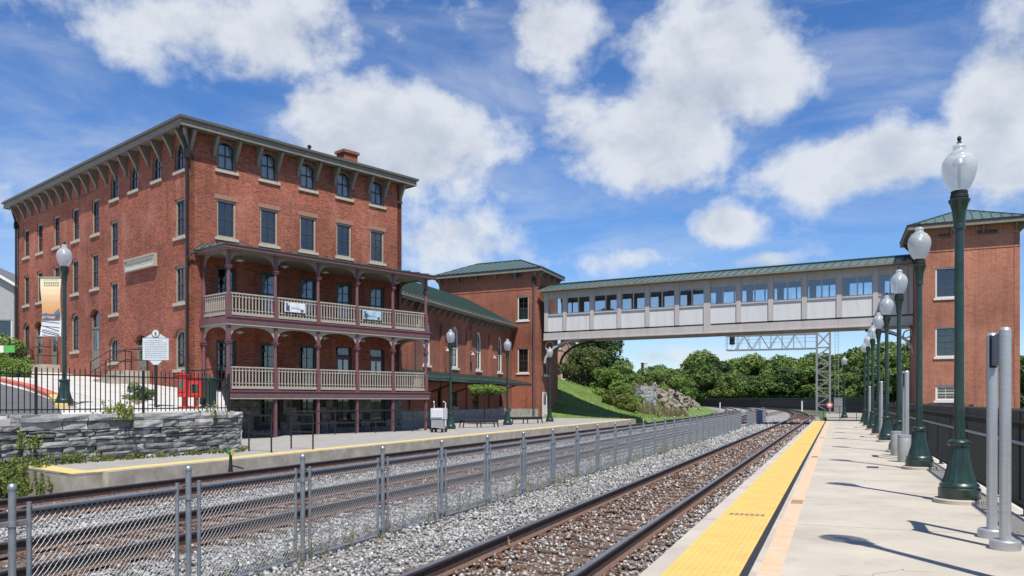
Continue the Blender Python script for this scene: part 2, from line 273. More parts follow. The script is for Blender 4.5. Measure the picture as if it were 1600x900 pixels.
# ------------------------------------------------------------------ mesh builder
class MB:
    def __init__(s): s.v = []; s.f = []
    def add(s, vs, fs):
        n = len(s.v); s.v += [tuple(p) for p in vs]; s.f += [tuple(i+n for i in f) for f in fs]; return s
    def box(s, x0, x1, y0, y1, z0, z1):
        return s.add([(x0,y0,z0),(x1,y0,z0),(x1,y1,z0),(x0,y1,z0),(x0,y0,z1),(x1,y0,z1),(x1,y1,z1),(x0,y1,z1)],
                     [(3,2,1,0),(4,5,6,7),(0,1,5,4),(1,2,6,5),(2,3,7,6),(3,0,4,7)])
    def bar(s, p, q, w, h=None, up=(0,0,1)):
        p, q = Vector(p), Vector(q); h = h or w; d = (q-p).normalized(); u = Vector(up)
        if abs(d.dot(u)) > .98: u = Vector((0,1,0))
        a = d.cross(u).normalized()*w/2; b = a.cross(d).normalized()*h/2
        return s.add([p-a-b,p+a-b,p+a+b,p-a+b,q-a-b,q+a-b,q+a+b,q-a+b], [(3,2,1,0),(4,5,6,7),(0,1,5,4),(1,2,6,5),(2,3,7,6),(3,0,4,7)])
    def tube(s, pts, r, n=8, cap=True):
        pts = [Vector(p) for p in pts]; rs = r if isinstance(r, (list, tuple)) else [r]*len(pts); n0 = len(s.v); prev = None
        for i, p in enumerate(pts):
            d = (pts[min(i+1, len(pts)-1)]-pts[max(i-1, 0)]).normalized()
            a = prev if prev else (d.cross(Vector((0,0,1))) if abs(d.z) < .95 else d.cross(Vector((0,1,0))))
            a = (a-d*a.dot(d)).normalized(); prev = a; b = d.cross(a)
            for k in range(n):
                t = 2*math.pi*k/n; s.v.append(tuple(p+a*math.cos(t)*rs[i]+b*math.sin(t)*rs[i]))
        for i in range(len(pts)-1):
            for k in range(n):
                j = n0+i*n; s.f.append((j+k, j+(k+1)%n, j+n+(k+1)%n, j+n+k))
        if cap:
            s.f.append(tuple(n0+k for k in range(n))[::-1]); s.f.append(tuple(n0+(len(pts)-1)*n+k for k in range(n)))
        return s
    def lathe(s, prof, n=24, c=(0,0,0), flute=None):
        n0 = len(s.v)
        for i, (r, z) in enumerate(prof):
            for k in range(n):
                t = 2*math.pi*k/n; rr = r
                if flute and flute[0] <= z <= flute[1]: rr = r*(1-flute[2]*(k % 2))
                s.v.append((c[0]+rr*math.cos(t), c[1]+rr*math.sin(t), c[2]+z))
        for i in range(len(prof)-1):
            for k in range(n):
                j = n0+i*n; s.f.append((j+k, j+(k+1)%n, j+n+(k+1)%n, j+n+k))
        s.f.append(tuple(n0+k for k in range(n))[::-1]); s.f.append(tuple(n0+(len(prof)-1)*n+k for k in range(n)))
        return s
    def prism(s, poly, z0, z1):
        n = len(poly); z0s = z0 if isinstance(z0, (list, tuple)) else [z0]*n; z1s = z1 if isinstance(z1, (list, tuple)) else [z1]*n
        vs = [(p[0],p[1],z0s[i]) for i, p in enumerate(poly)]+[(p[0],p[1],z1s[i]) for i, p in enumerate(poly)]
        return s.add(vs, [tuple(range(n))[::-1], tuple(range(n,2*n))]+[(i,(i+1)%n,n+(i+1)%n,n+i) for i in range(n)])
    def xz(s, poly, y0, y1):                       # polygon in x,z extruded along y
        n = len(poly); vs = [(p[0],y0,p[1]) for p in poly]+[(p[0],y1,p[1]) for p in poly]
        return s.add(vs, [tuple(range(n)), tuple(range(n,2*n))[::-1]]+[(i,n+i,n+(i+1)%n,(i+1)%n) for i in range(n)])
    def yz(s, poly, x0, x1):
        n = len(poly); vs = [(x0,p[0],p[1]) for p in poly]+[(x1,p[0],p[1]) for p in poly]
        return s.add(vs, [tuple(range(n))[::-1], tuple(range(n,2*n))]+[(i,(i+1)%n,n+(i+1)%n,n+i) for i in range(n)])
    def slab(s, quad, t):                          # 4 points in space thickened downwards by t
        q = [Vector(p) for p in quad]; nn = (q[1]-q[0]).cross(q[3]-q[0]).normalized()*t
        return s.add([p-nn for p in q]+q, [(3,2,1,0),(4,5,6,7),(0,1,5,4),(1,2,6,5),(2,3,7,6),(3,0,4,7)])
    def mesh(s, name, m, smooth=None):
        me = bpy.data.meshes.new(name); me.from_pydata(s.v, [], s.f); me.materials.append(m)
        if smooth:
            me.polygons.foreach_set('use_smooth', [True]*len(me.polygons)); me.set_sharp_from_angle(angle=R(smooth))
        me.update(); return me
    def build(s, name, m, parent=None, loc=(0,0,0), rz=0, smooth=None):
        return link(name, s.mesh(name, m, smooth), parent, loc, rz)
def link(name, me, parent=None, loc=(0,0,0), rz=0):
    o = bpy.data.objects.new(name, me); C.objects.link(o); o.parent = parent; o.location = loc; o.rotation_euler = (0,0,rz); return o
def tag(o, label, cat, group=None):
    o['label'] = label; o['category'] = cat
    if group: o['group'] = group
    return o
def thing(name, label, cat, loc=(0,0,0), rz=0, group=None):
    o = bpy.data.objects.new(name, None); C.objects.link(o); o.location = loc; o.rotation_euler = (0,0,rz); o.empty_display_size = .3
    return tag(o, label, cat, group)
def struct(o): o['kind'] = 'structure'; return o
def stuff(o): o['kind'] = 'stuff'; return o
def copy_tree(o, parent=None):
    c = o.copy(); C.objects.link(c); c.parent = parent
    for ch in list(o.children): copy_tree(ch, c)
    return c
def np_mesh(name, V, Fq, m, tone=None, smooth=False):
    me = bpy.data.meshes.new(name); k = Fq.shape[1]; nf = len(Fq)
    me.vertices.add(len(V)); me.vertices.foreach_set('co', np.ascontiguousarray(V, dtype=np.float32).ravel())
    me.loops.add(nf*k); me.loops.foreach_set('vertex_index', Fq.astype(np.int32).ravel())
    me.polygons.add(nf); me.polygons.foreach_set('loop_start', np.arange(0, nf*k, k, dtype=np.int32))
    if smooth: me.polygons.foreach_set('use_smooth', [True]*nf)
    me.update(calc_edges=True); me.materials.append(m)
    if tone is not None:
        a = me.attributes.new('tone', 'FLOAT', 'POINT'); a.data.foreach_set('value', np.ascontiguousarray(tone, dtype=np.float32))
    return me

# ------------------------------------------------------------------ plan geometry
def ray(px): return (px-800)/F
def on_line(A, B, px):
    """distance from A along A->B where the photo column px meets that vertical plane"""
    ux, uy = B[0]-A[0], B[1]-A[1]; l = math.hypot(ux, uy); ux /= l; uy /= l; r = ray(px)
    return (r*A[1]-A[0])/(ux-r*uy)
def zat(px, py, A, B):
    l = math.hypot(B[0]-A[0], B[1]-A[1]); u = on_line(A, B, px); y = A[1]+(B[1]-A[1])/l*u
    return u, CAMZ+(HZ-py)/F*y
TA = R(22.0); U = (math.sin(TA), math.cos(TA)); V = (math.cos(TA), -math.sin(TA))
def ts(t, s, z=0.0): return (s*U[0]+t*V[0], s*U[1]+t*V[1], z)
def bend(s): return -max(0.0, s-72)**2/1150.0
def gnd(px, py, z=0.0):
    d = F*(CAMZ-z)/(py-HZ); return (ray(px)*d, d, z)
RZT = -TA            # object rotation: local x = across the tracks (right), local y = along them

def walk_joints(m, w, h):
    nt, N, L, b = nodes_of(m); old = b.inputs['Base Color'].links[0].from_socket; tc = N.new('ShaderNodeTexCoord'); mp = N.new('ShaderNodeMapping'); mp.inputs['Rotation'].default_value = (0, 0, R(-42)); L.new(tc.outputs['Object'], mp.inputs[0])
    br = N.new('ShaderNodeTexBrick'); L.new(mp.outputs[0], br.inputs['Vector']); br.inputs['Scale'].default_value = 1; br.inputs['Brick Width'].default_value = w; br.inputs['Row Height'].default_value = h; br.inputs['Mortar Size'].default_value = .02; br.offset = 0
    br.inputs['Color1'].default_value = (1,1,1,1); br.inputs['Color2'].default_value = (.9,.9,.9,1); br.inputs['Mortar'].default_value = (.5,.5,.48,1)
    mx = N.new('ShaderNodeMix'); mx.data_type = 'RGBA'; mx.blend_type = 'MULTIPLY'; mx.inputs[0].default_value = 1; L.new(old, mx.inputs[6]); L.new(br.outputs['Color'], mx.inputs[7]); L.new(mx.outputs[2], b.inputs['Base Color'])
walk_joints(M_WALK, 1.5, 1.5)
# ------------------------------------------------------------------ ground
def ground_mat():
    m = mat('rough_grass_ground', (.085, .12, .04), .95, var=.3, scale=.4, bump=.5, bscale=6, dirt=((.2, .17, .1), .25, .56)); return m
mb = MB(); mb.add([(-2500,-300,-.7),(2500,-300,-.7),(2500,4000,-.7),(-2500,4000,-.7)], [(0,1,2,3)])
struct(mb.build('ground', ground_mat()))

def s_steps(a, b):
    out = []; s = a
    while s < b:
        out.append(s); s += 2.0 if s < 60 else 4.0
    return out+[b]
def sweep(prof, a, b, t0, mb=None, closed=True):
    """profile [(dt,z)...] swept along the track line"""
    mb = mb or MB(); n = len(prof); n0 = len(mb.v); S = s_steps(a, b)
    for s in S:
        for (dt, z) in prof: mb.v.append((t0+dt+bend(s), s, z))
    for i in range(len(S)-1):
        for k in range(n if closed else n-1):
            j = n0+i*n; mb.f.append((j+k, j+n+k, j+n+(k+1)%n, j+(k+1)%n))
    if closed: mb.f.append(tuple(n0+k for k in range(n))); mb.f.append(tuple(n0+(len(S)-1)*n+k for k in range(n))[::-1])
    return mb

def ballast_mat():
    m = bpy.data.materials.new('crushed_stone_bed'); m.use_nodes = True
    nt, N, L, b = nodes_of(m); b.inputs['Roughness'].default_value = .95; b.inputs['Specular IOR Level'].default_value = .2
    tc = N.new('ShaderNodeTexCoord'); v = N.new('ShaderNodeTexVoronoi'); v.inputs['Scale'].default_value = 17; L.new(tc.outputs['Object'], v.inputs['Vector'])
    sp = N.new('ShaderNodeSeparateColor'); L.new(v.outputs['Color'], sp.inputs[0])
    rp = N.new('ShaderNodeValToRGB'); e = rp.color_ramp.elements; e[0].position = .05; e[0].color = (.10, .095, .09, 1); e[1].position = .95; e[1].color = (.44, .42, .40, 1); L.new(sp.outputs[0], rp.inputs[0])
    # rust dust from wheels and rails darkens the beds of the running tracks
    sx = N.new('ShaderNodeSeparateXYZ'); L.new(tc.outputs['Object'], sx.inputs[0])
    tot = None
    for tc0 in (T1, T2, T3):
        d = N.new('ShaderNodeMath'); d.operation = 'ADD'; d.inputs[1].default_value = -tc0; L.new(sx.outputs[0], d.inputs[0])
        a = N.new('ShaderNodeMath'); a.operation = 'ABSOLUTE'; L.new(d.outputs[0], a.inputs[0])
        r = N.new('ShaderNodeMapRange'); r.inputs[1].default_value = 1.35; r.inputs[2].default_value = .75; L.new(a.outputs[0], r.inputs[0])
        if tot is None: tot = r.outputs[0]
        else:
            q = N.new('ShaderNodeMath'); q.operation = 'MAXIMUM'; L.new(tot, q.inputs[0]); L.new(r.outputs[0], q.inputs[1]); tot = q.outputs[0]
    k = N.new('ShaderNodeMath'); k.operation = 'MULTIPLY'; k.inputs[1].default_value = .8; L.new(tot, k.inputs[0])
    mx = N.new('ShaderNodeMix'); mx.data_type = 'RGBA'; mx.blend_type = 'MULTIPLY'; L.new(k.outputs[0], mx.inputs[0]); L.new(rp.outputs[0], mx.inputs[6]); mx.inputs[7].default_value = (.52, .38, .30, 1)
    L.new(mx.outputs[2], b.inputs['Base Color'])
    bp = N.new('ShaderNodeBump'); bp.inputs['Strength'].default_value = 1; bp.inputs['Distance'].default_value = .05; bp.invert = True
    L.new(v.outputs['Distance'], bp.inputs['Height']); L.new(bp.outputs[0], b.inputs['Normal']); return m
T1, T2, T3 = -3.12, -8.4, -12.35
BED = -.39
bed = sweep([(-14.9+3.12,-.72),(-14.2+3.12,BED),(-1.4+3.12,BED),(-1.3+3.12,-.72)], -8, 260, T1)
bed = struct(bed.build('ballast_bed', ballast_mat(), rz=RZT))

def stone_mat():
    m = bpy.data.materials.new('crushed_limestone'); m.use_nodes = True
    nt, N, L, b = nodes_of(m); b.inputs['Roughness'].default_value = .9; b.inputs['Specular IOR Level'].default_value = .25
    at = N.new('ShaderNodeAttribute'); at.attribute_name = 'tone'
    rp = N.new('ShaderNodeValToRGB'); cr = rp.color_ramp; e = cr.elements
    e[0].position = 0; e[0].color = (.13, .125, .12, 1); e[1].position = .5; e[1].color = (.56, .55, .53, 1)
    for p, c in ((.2, (.25, .246, .24)), (.35, (.37, .365, .355)), (.52, (.085, .05, .034)), (.75, (.20, .115, .075)), (.9, (.26, .205, .165)), (1.0, (.46, .41, .36))):
        x = cr.elements.new(p); x.color = (*c, 1)
    L.new(at.outputs['Fac'], rp.inputs[0]); L.new(rp.outputs[0], b.inputs['Base Color']); return m
def stones():
    base = np.array([(1,0,0),(-1,0,0),(0,1,0),(0,-1,0),(0,0,1),(0,0,-1)], float)
    fc = np.array([(0,2,4),(2,1,4),(1,3,4),(3,0,4),(2,0,5),(1,2,5),(3,1,5),(0,3,5)])
    P = []
    for (s0, s1, dens, size) in ((3.0, 10, 330, 1.0), (10, 16, 260, 1.05), (16, 26, 150, 1.25), (26, 44, 60, 1.6), (44, 80, 22, 2.4)):
        n = int((s1-s0)*12.6*dens); t = nrng.uniform(-14.1, -1.66, n); s = nrng.uniform(s0, s1, n)
        P.append(np.stack([t, s, np.full(n, size)], 1))
    P = np.concatenate(P); t, s = P[:,0], P[:,1]
    keep = np.ones(len(P), bool); rust = np.zeros(len(P))
    for tc0 in (T1, T2, T3):
        for r in (-.755, .755): keep &= np.abs(t-tc0-r) > .085
        w = np.clip((1.25-np.abs(t-tc0))/.45, 0, 1); rust = np.maximum(rust, w*(.72 if tc0 == T1 else .93))
        inside = (np.abs(t-tc0) < 1.3); ph = ((s-2.0) % .53)/.53         # ties lie partly bare
        ontie = inside & (ph > (.28 if tc0 == T1 else .2)) & (ph < (.72 if tc0 == T1 else .8))
        keep &= ~(ontie & (nrng.random(len(P)) < (.6 if tc0 == T1 else .93)))
    # only what the camera can see
    X = s*U[0]+t*V[0]; Y = s*U[1]+t*V[1]; keep &= (Y > 4.2) & (np.abs(X/Y) < .68)
    P = P[keep]; rust = rust[keep]; n = len(P)
    sc = nrng.uniform(.016, .036, (n,1))*P[:,2:3]
    v = base[None]*nrng.uniform(.6, 1.35, (n,6,1))+nrng.normal(0, .22, (n,6,3))
    v[:,:,2] *= .75
    a = nrng.uniform(0, 6.28, n); ca, sa = np.cos(a), np.sin(a)
    v = np.stack([v[:,:,0]*ca[:,None]-v[:,:,1]*sa[:,None], v[:,:,0]*sa[:,None]+v[:,:,1]*ca[:,None], v[:,:,2]], 2)*sc[:,:,None]
    hump = BED+.012+nrng.uniform(0, .03, n)+.018*np.sin(P[:,0]*5+np.sin(P[:,1]*1.7))
    v += np.stack([P[:,0], P[:,1], hump], 1)[:,None,:]
    isr = nrng.random(n) < rust
    tone = np.where(isr, nrng.uniform(.53, 1.0, n)**1.15, nrng.beta(1.9, 2.3, n)*.5)
    tone = np.where(isr & (tone < .53), .55, tone)
    f = (fc[None]+6*np.arange(n)[:,None,None]).reshape(-1,3)
    me = np_mesh('ballast_stones', v.reshape(-1,3), f, stone_mat(), np.repeat(tone, 6))
    o = stuff(link('ballast_stones', me, rz=RZT)); tag(o, 'loose grey and rust-stained ballast stones around the tracks', 'ballast'); return n
print('stones', stones())

# ------------------------------------------------------------------ railway tracks
def track(tc0, s0, s1, tie_s0, tie_s1, label, far):
    root = thing('railway_track', label, 'railway track', (0,0,0), RZT, 'tracks through the station')
    TOP = -.18
    tie_me = MB(); tie_me.box(-1.27, 1.27, -.11, .11, -.12, 0); tie_me = tie_me.mesh('tie', M_TIE)
    pl = MB()
    pl.box(-.14, .14, -.09, .09, 0, .014)
    for x in (-.105, .105):
        for y in (-.055, .055): pl.box(x-.014, x+.014, y-.014, y+.014, .014, .038)
    pl = pl.mesh('tie_plate', M_RAILFOOT)
    s = tie_s0; tp = TOP-(.187 if tc0 == T1 else .18)
    while s < tie_s1:
        t = link('tie', tie_me, root, (tc0+bend(s)+rnd.uniform(-.04,.04), s+rnd.uniform(-.02,.02), tp), rnd.uniform(-.012,.012))
        if s < 32:
            for x in (-.755, .755): link('tie_plate', pl, t, (x, 0, 0))
        s += .53
    if far > tie_s1:
        fm = MB(); s = tie_s1
        while s < far:
            fm.box(tc0+bend(s)-1.27, tc0+bend(s)+1.27, s-.11, s+.11, tp-.12, tp); s += .53
        stuff(fm.build('far_ties', M_TIE, root))
    for x in (-.755, .755):
        web = sweep([(-.012,TOP-.15),(.012,TOP-.15),(.012,TOP-.04),(.034,TOP-.032),(.036,TOP-.008),(-.036,TOP-.008),(-.034,TOP-.032),(-.012,TOP-.04)][::-1], s0, s1, tc0+x).build('rail', M_RAILSIDE, root)
        sweep([(-.033,TOP-.0075),(.033,TOP-.0075),(.026,TOP),(-.026,TOP)][::-1], s0, s1, tc0+x).build('rail_head', M_RAILTOP, web)
        sweep([(-.075,TOP-.172),(.075,TOP-.172),(.07,TOP-.162),(.013,TOP-.148),(-.013,TOP-.148),(-.07,TOP-.162)][::-1], s0, s1, tc0+x).build('rail_foot', M_RAILFOOT, web)
track(T1, -4, 240, 2.0, 78, 'running track beside the yellow-edged concrete platform, its ballast rusty brown', 200)
track(T2, -6, 240, 2.0, 70, 'middle track close behind the chain-link fence', 150)
track(T3, -6, 240, 2.0, 66, 'track running along the old platform below the hotel porch', 150)

# ------------------------------------------------------------------ near platform
PE = -1.57                     # platform edge
base = MB(); base.box(PE+.03, 2.3, -3, 61.9, -.75, -.1)
plat = struct(base.build('platform', M_CONCB, rz=RZT))
js = [-3]+[4.2+6.1*i for i in range(-1, 10)]+[61.9]
js = sorted(set(j for j in js if -3 <= j <= 61.9))
for i in range(len(js)-1):
    sl = MB(); sl.box(PE, 2.32, js[i]+.011, js[i+1]-.011, -.13, 0); sl.build('slab', M_CONC, plat)
s = -2.0
tile_me = MB(); tile_me.box(0, .62, .004, 1.826, 0, .008); tile_me = tile_me.mesh('tactile_tile', M_TACT)
while s < 60.0:
    link('tactile_tile', tile_me, plat, (PE+.18, s, .001)); s += 1.83
mb = MB(); mb.box(PE+.80, PE+.868, -2, 61.6, .001, .006); mb.build('rubber_strip', M_RUBBER, plat)
mb = MB(); mb.box(PE+.93, PE+1.12, -2, 61.6, -.05, .0035); mb.build('painted_line', M_ORANGE, plat)
st = MB()                       # worn stencil marks on the tile and the line
for k in range(7): st.box(.05+.065*k, .095+.065*k, 0, .17, 0, .002)
st_me = st.mesh('stencil_mark', M_STAMP)
for s in (10.75, 28.9): link('stencil_mark', st_me, plat, (PE+.22, s, .0095))
st = MB()
for k in range(5): st.box(.01, .17, .1*k, .1*k+.055, 0, .002)
st_me = st.mesh('stencil_mark', M_STAMP)
for s in (12.3, 22.4, 34.0): link('stencil_mark', st_me, plat, (PE+.94, s, .004))
mb = MB(); mb.box(2.34, 4.0, -3, 62, -.7, -.05); struct(mb.build('verge', M_WALK, rz=RZT))
rs = random.Random(33)
for k in range(16):                                       # hairline cracks in the slabs
    s = rs.uniform(6, 40); t = rs.uniform(-.3, 1.6); pts = [(t, s)]
    for q in range(6): t += rs.uniform(-.02, .28); s += rs.uniform(-.16, .2); pts.append((t, s))
    mb = MB()
    for p, q in zip(pts, pts[1:]): mb.bar((p[0], p[1], .0), (q[0], q[1], .0), rs.uniform(.004, .009), .003)
    if pts[-1][0] < 2.2: mb.build('crack', M_STAMP, plat)
for j in js[1:-1]:
    mb = MB(); mb.box(PE+.01, 2.3, j-.0105, j+.0105, -.1, -.006); mb.build('joint_filler', M_RUBBER, plat)
mb = MB(); mb.box(.62, .86, 0, .42, .001, .006); gr = mb.build('drain_grate', M_DARKMETAL, plat, (0, 19.4, 0))
# shallow ground rise past the platform end
mb = MB(); mb.add([ts(-.6,62.2,-.06),ts(14,62.2,-.06),ts(14,110,-.1),ts(-.9,80,-.1),ts(-1.2,100,-.12),ts(-1.2,110,-.12)], [(0,1,2,5,4,3)])
struct(mb.build('path', mat('pale_gravel_path', (.36, .33, .27), .95, var=.15, scale=3, bump=.4, dirt=((.13, .15, .06), .8, .53))))

# ------------------------------------------------------------------ acorn street lamps
def lamp_proto():
    root = thing('street_lamp', '', 'lamp')
    mb = MB(); mb.lathe([(.37,0),(.37,.055),(.355,.065)], 28); mb.build('concrete_pad', M_CONC, root, smooth=40)
    z0 = .06
    mb = MB(); mb.lathe([(.29,z0),(.30,z0+.02),(.30,z0+.15),(.275,z0+.17),(.285,z0+.19),(.275,z0+.215),(.245,z0+.24)], 32)
    mb.lathe([(.245,z0+.235),(.225,z0+.30),(.185,z0+.43),(.155,z0+.58),(.14,z0+.72),(.135,z0+.775)], 32, flute=(0, 9, .07))
    mb.lathe([(.15,z0+.77),(.16,z0+.79),(.16,z0+.83),(.145,z0+.85),(.11,z0+.865)], 24)
    mb.build('base', M_LAMPGREEN, root, smooth=35)
    mb = MB()
    for k in range(4):
        a = R(90*k+45); mb.lathe([(.028,z0+.795),(.028,z0+.825)], 10, (.165*math.cos(a), .165*math.sin(a), 0))
    mb.build('rosette', M_LAMPGREEN, root)
    mb = MB(); mb.lathe([(.078,z0+.86),(.072,2.0),(.064,4.02)], 24, flute=(z0+.9, 4, .05)); mb.lathe([(.085,4.0),(.09,4.04),(.082,4.07)], 20); mb.build('pole', M_LAMPGREEN, root, smooth=35)
    mb = MB(); mb.lathe([(.078,4.06),(.088,4.12),(.1,4.25),(.13,4.36),(.155,4.40),(.155,4.425),(.125,4.44)], 24); mb.build('capital', M_LAMPGREEN, root, smooth=40)
    mb = MB(); mb.lathe([(.115,4.435),(.13,4.45),(.13,4.49),(.115,4.50),(.12,4.515),(.12,4.545),(.105,4.555)], 24); mb.build('collar', M_BLACK, root, smooth=40)
    g = MB(); g.lathe([(.11,4.55),(.16,4.61),(.21,4.71),(.243,4.83),(.25,4.90),(.238,4.98),(.205,5.04),(.18,5.065),(.178,5.085),(.15,5.10),(.115,5.125),(.088,5.15),(.082,5.18),(.098,5.195),(.094,5.215),(.062,5.24),(.03,5.255)], 32)
    gl = g.build('globe', M_GLOBE, root, smooth=50)
    mb = MB(); mb.lathe([(.10,4.93),(.085,5.0),(.04,5.04)], 16); mb.lathe([(.022,4.6),(.022,4.93)], 10); mb.build('lamp_socket', M_ALU, gl, smooth=40)
    mb = MB(); mb.lathe([(.035,5.25),(.04,5.265),(.018,5.28),(.032,5.31),(.03,5.335),(.008,5.36)], 14); mb.build('finial', M_BLACK, root, smooth=40)
    return root
lamp = lamp_proto()
ORD = ['first', 'second', 'third', 'fourth', 'fifth', 'sixth', 'seventh', 'eighth']
used = False
def place_lamp(p, label, group, rz=0, sc=1.0):
    global used
    o = copy_tree(lamp) if used else lamp; used = True
    o.location = p; o.rotation_euler = (0,0,rz); o.scale = (sc*.93,sc*.93,sc); tag(o, label, 'lamp', group); return o
LS = 13.34
for k in range(-1, 8):
    lab = 'green acorn street lamp on the concrete platform, standing before the aluminium two-post sign frame' if k < 0 else 'green acorn street lamp on the concrete platform, %s one past the aluminium two-post sign frame' % ORD[k]
    place_lamp(ts(1.66, LS+6.13*k, 0), lab, 'lamps along the near platform')
place_lamp((27.9, 67.5, -.08), 'green acorn street lamp on the gravel past the platform end gate', 'lamps past the near platform')
for (px, py, lab) in ((704, 672.5, 'green acorn street lamp between the white lift machine and a bench'), (793, 666, 'green acorn street lamp standing between the two benches'), (859, 660.5, 'green acorn street lamp at the corner of the brick stair tower under the bridge')):
    place_lamp(gnd(px, py, 0), lab, 'lamps on the old platform', sc=.95)

# ------------------------------------------------------------------ two-post sign frames
def sign_frame(t, s, n, label):
    r = thing('sign_frame', label, 'sign', ts(t, s, 0), RZT, 'sign frames along the near platform')
    for y in (0, .74):
        m = MB(); m.lathe([(.054,0),(.054,2.2)], 20, (0,y,0)); p = m.build('post', M_ALU, r, smooth=40)
        m = MB(); m.lathe([(.14,0),(.14,.085),(.13,.095)], 28, (0,y,0)); m.build('base_flange', M_ALU, p, smooth=40)
        m = MB(); m.lathe([(.054,2.2),(.045,2.225),(.02,2.235)], 18, (0,y,0)); m.build('post_cap', M_ALU, p, smooth=50)
    m = MB(); m.box(-.02, .02, .06, .68, 1.87, 2.19); m.build('sign_panel', mat('blue_grey_sign_face', (.12, .15, .2), .5, var=.1), r)
    for y in (.075, .665): m = MB(); m.box(-.035, .035, y-.02, y+.02, 1.85, 2.2); m.build('panel_clamp', M_BLACK, r)
sign_frame(1.57, 9.35, 0, 'aluminium two-post sign frame with round base flanges beside the picket fence')
for i, (t, s) in enumerate(((1.62, 22.3), (1.62, 34.6), (1.62, 46.5))):
    sign_frame(t, s, 1, ['aluminium two-post sign frame rising behind the two grey bins', 'aluminium two-post sign frame just beyond the grey bins', 'aluminium two-post sign frame close to the platform end'][i])
for i, (px, py) in enumerate(((1413, 722), (1401, 712))):
    p = gnd(px, py, 0)
    r = thing('litter_bin', ['slim grey cylindrical litter bin beside the lamp base', 'slim grey cylindrical litter bin in front of the two-post sign frame'][i], 'bin', p, 0, 'bins on the near platform')
    m = MB(); m.lathe([(.145,0),(.15,.02),(.15,.60),(.14,.62)], 24); m.build('body', mat('grey_bin_metal', (.42,.42,.41), .5, metal=.3, var=.12, scale=6), r, smooth=40)
    m = MB(); m.lathe([(.152,.60),(.158,.63),(.15,.66),(.09,.665),(.085,.64)], 24); m.build('rim', M_ALU, r, smooth=40)

# ------------------------------------------------------------------ black picket fence along the platform
def picket_fence():
    T = 2.22; s0, s1 = 5.2, 61.5
    r = thing('picket_fence', 'black steel picket fence with a pale pipe handrail along the concrete platform', 'fence', (0,0,0), RZT)
    pm = MB(); pm.box(-.011, .011, -.011, .011, .10, 1.36); pm.add([(-.011,-.011,1.36),(.011,-.011,1.36),(.011,.011,1.36),(-.011,.011,1.36),(0,0,1.40)], [(0,1,4),(1,2,4),(2,3,4),(3,0,4)])
    pm = pm.mesh('picket', M_BLACK)
    s = s0; n = 0; far = MB()
    while s < s1:
        if n < 295: link('picket', pm, r, (T, s, 0))
        else: far.box(T-.011, T+.011, s-.011, s+.011, .10, 1.38)
        s += .085; n += 1
    stuff(far.build('far_pickets', M_BLACK, r))
    for z in (.18, 1.22):
        m = MB(); m.box(T-.02, T+.02, s0, s1, z-.02, z+.02); m.build('rail', M_BLACK, r)
    s = s0
    pp = MB(); pp.box(-.032, .032, -.032, .032, 0, 1.42); pp.box(-.06, .06, -.06, .06, 0, .014); pp = pp.mesh('post', M_BLACK)
    while s < s1: link('post', pp, r, (T+.05, s, 0)); s += 2.3
    m = MB(); m.tube([(T-.09, s0, .96), (T-.09, s1, .96)], .021, 8); h = m.build('handrail', M_GALV, r, smooth=50)
    m = MB(); s = s0+.4
    while s < 40: m.bar((T-.09, s, .94), (T, s, .90), .015); s += 2.3
    m.build('handrail_bracket', M_BLACK, h)
    # run on beyond the platform, curving with the line below the trees
    m = MB(); pts = [ts(2.4, 61.5, 0), ts(3.4, 80, 0), ts(3.6, 105, 0), ts(.5, 135, 0), ts(-6, 165, 0), ts(-17, 200, 0), ts(-36, 235, 0)]
    for a, b in zip(pts, pts[1:]):
        a, b = Vector(a), Vector(b); L = (b-a).length; k = int(L/.14)
        for i in range(k):
            p = a+(b-a)*(i/k); m.box(p.x-.022, p.x+.022, p.y-.022, p.y+.022, -.4, 1.9)
        m.bar(a+Vector((0,0,1.7)), b+Vector((0,0,1.7)), .05); m.bar(a+Vector((0,0,.1)), b+Vector((0,0,.1)), .05)
    o = m.build('boundary_fence', M_BLACK); tag(o, 'long black boundary fence below the trees at the bend', 'fence')
picket_fence()
# low gate rail closing the platform end
r = thing('end_gate', 'low black pipe gate across the end of the concrete platform', 'gate', ts(-.9, 62.05, 0), RZT)
for x in (0, 1.1, 2.2, 3.1):
    m = MB(); m.box(x-.02, x+.02, -.02, .02, -.1, 1.05); m.build('post', M_BLACK, r)
for z in (.25, 1.03):
    m = MB(); m.box(.02, 3.08, -.015, .015, z-.015, z+.015); m.build('rail', M_BLACK, r)

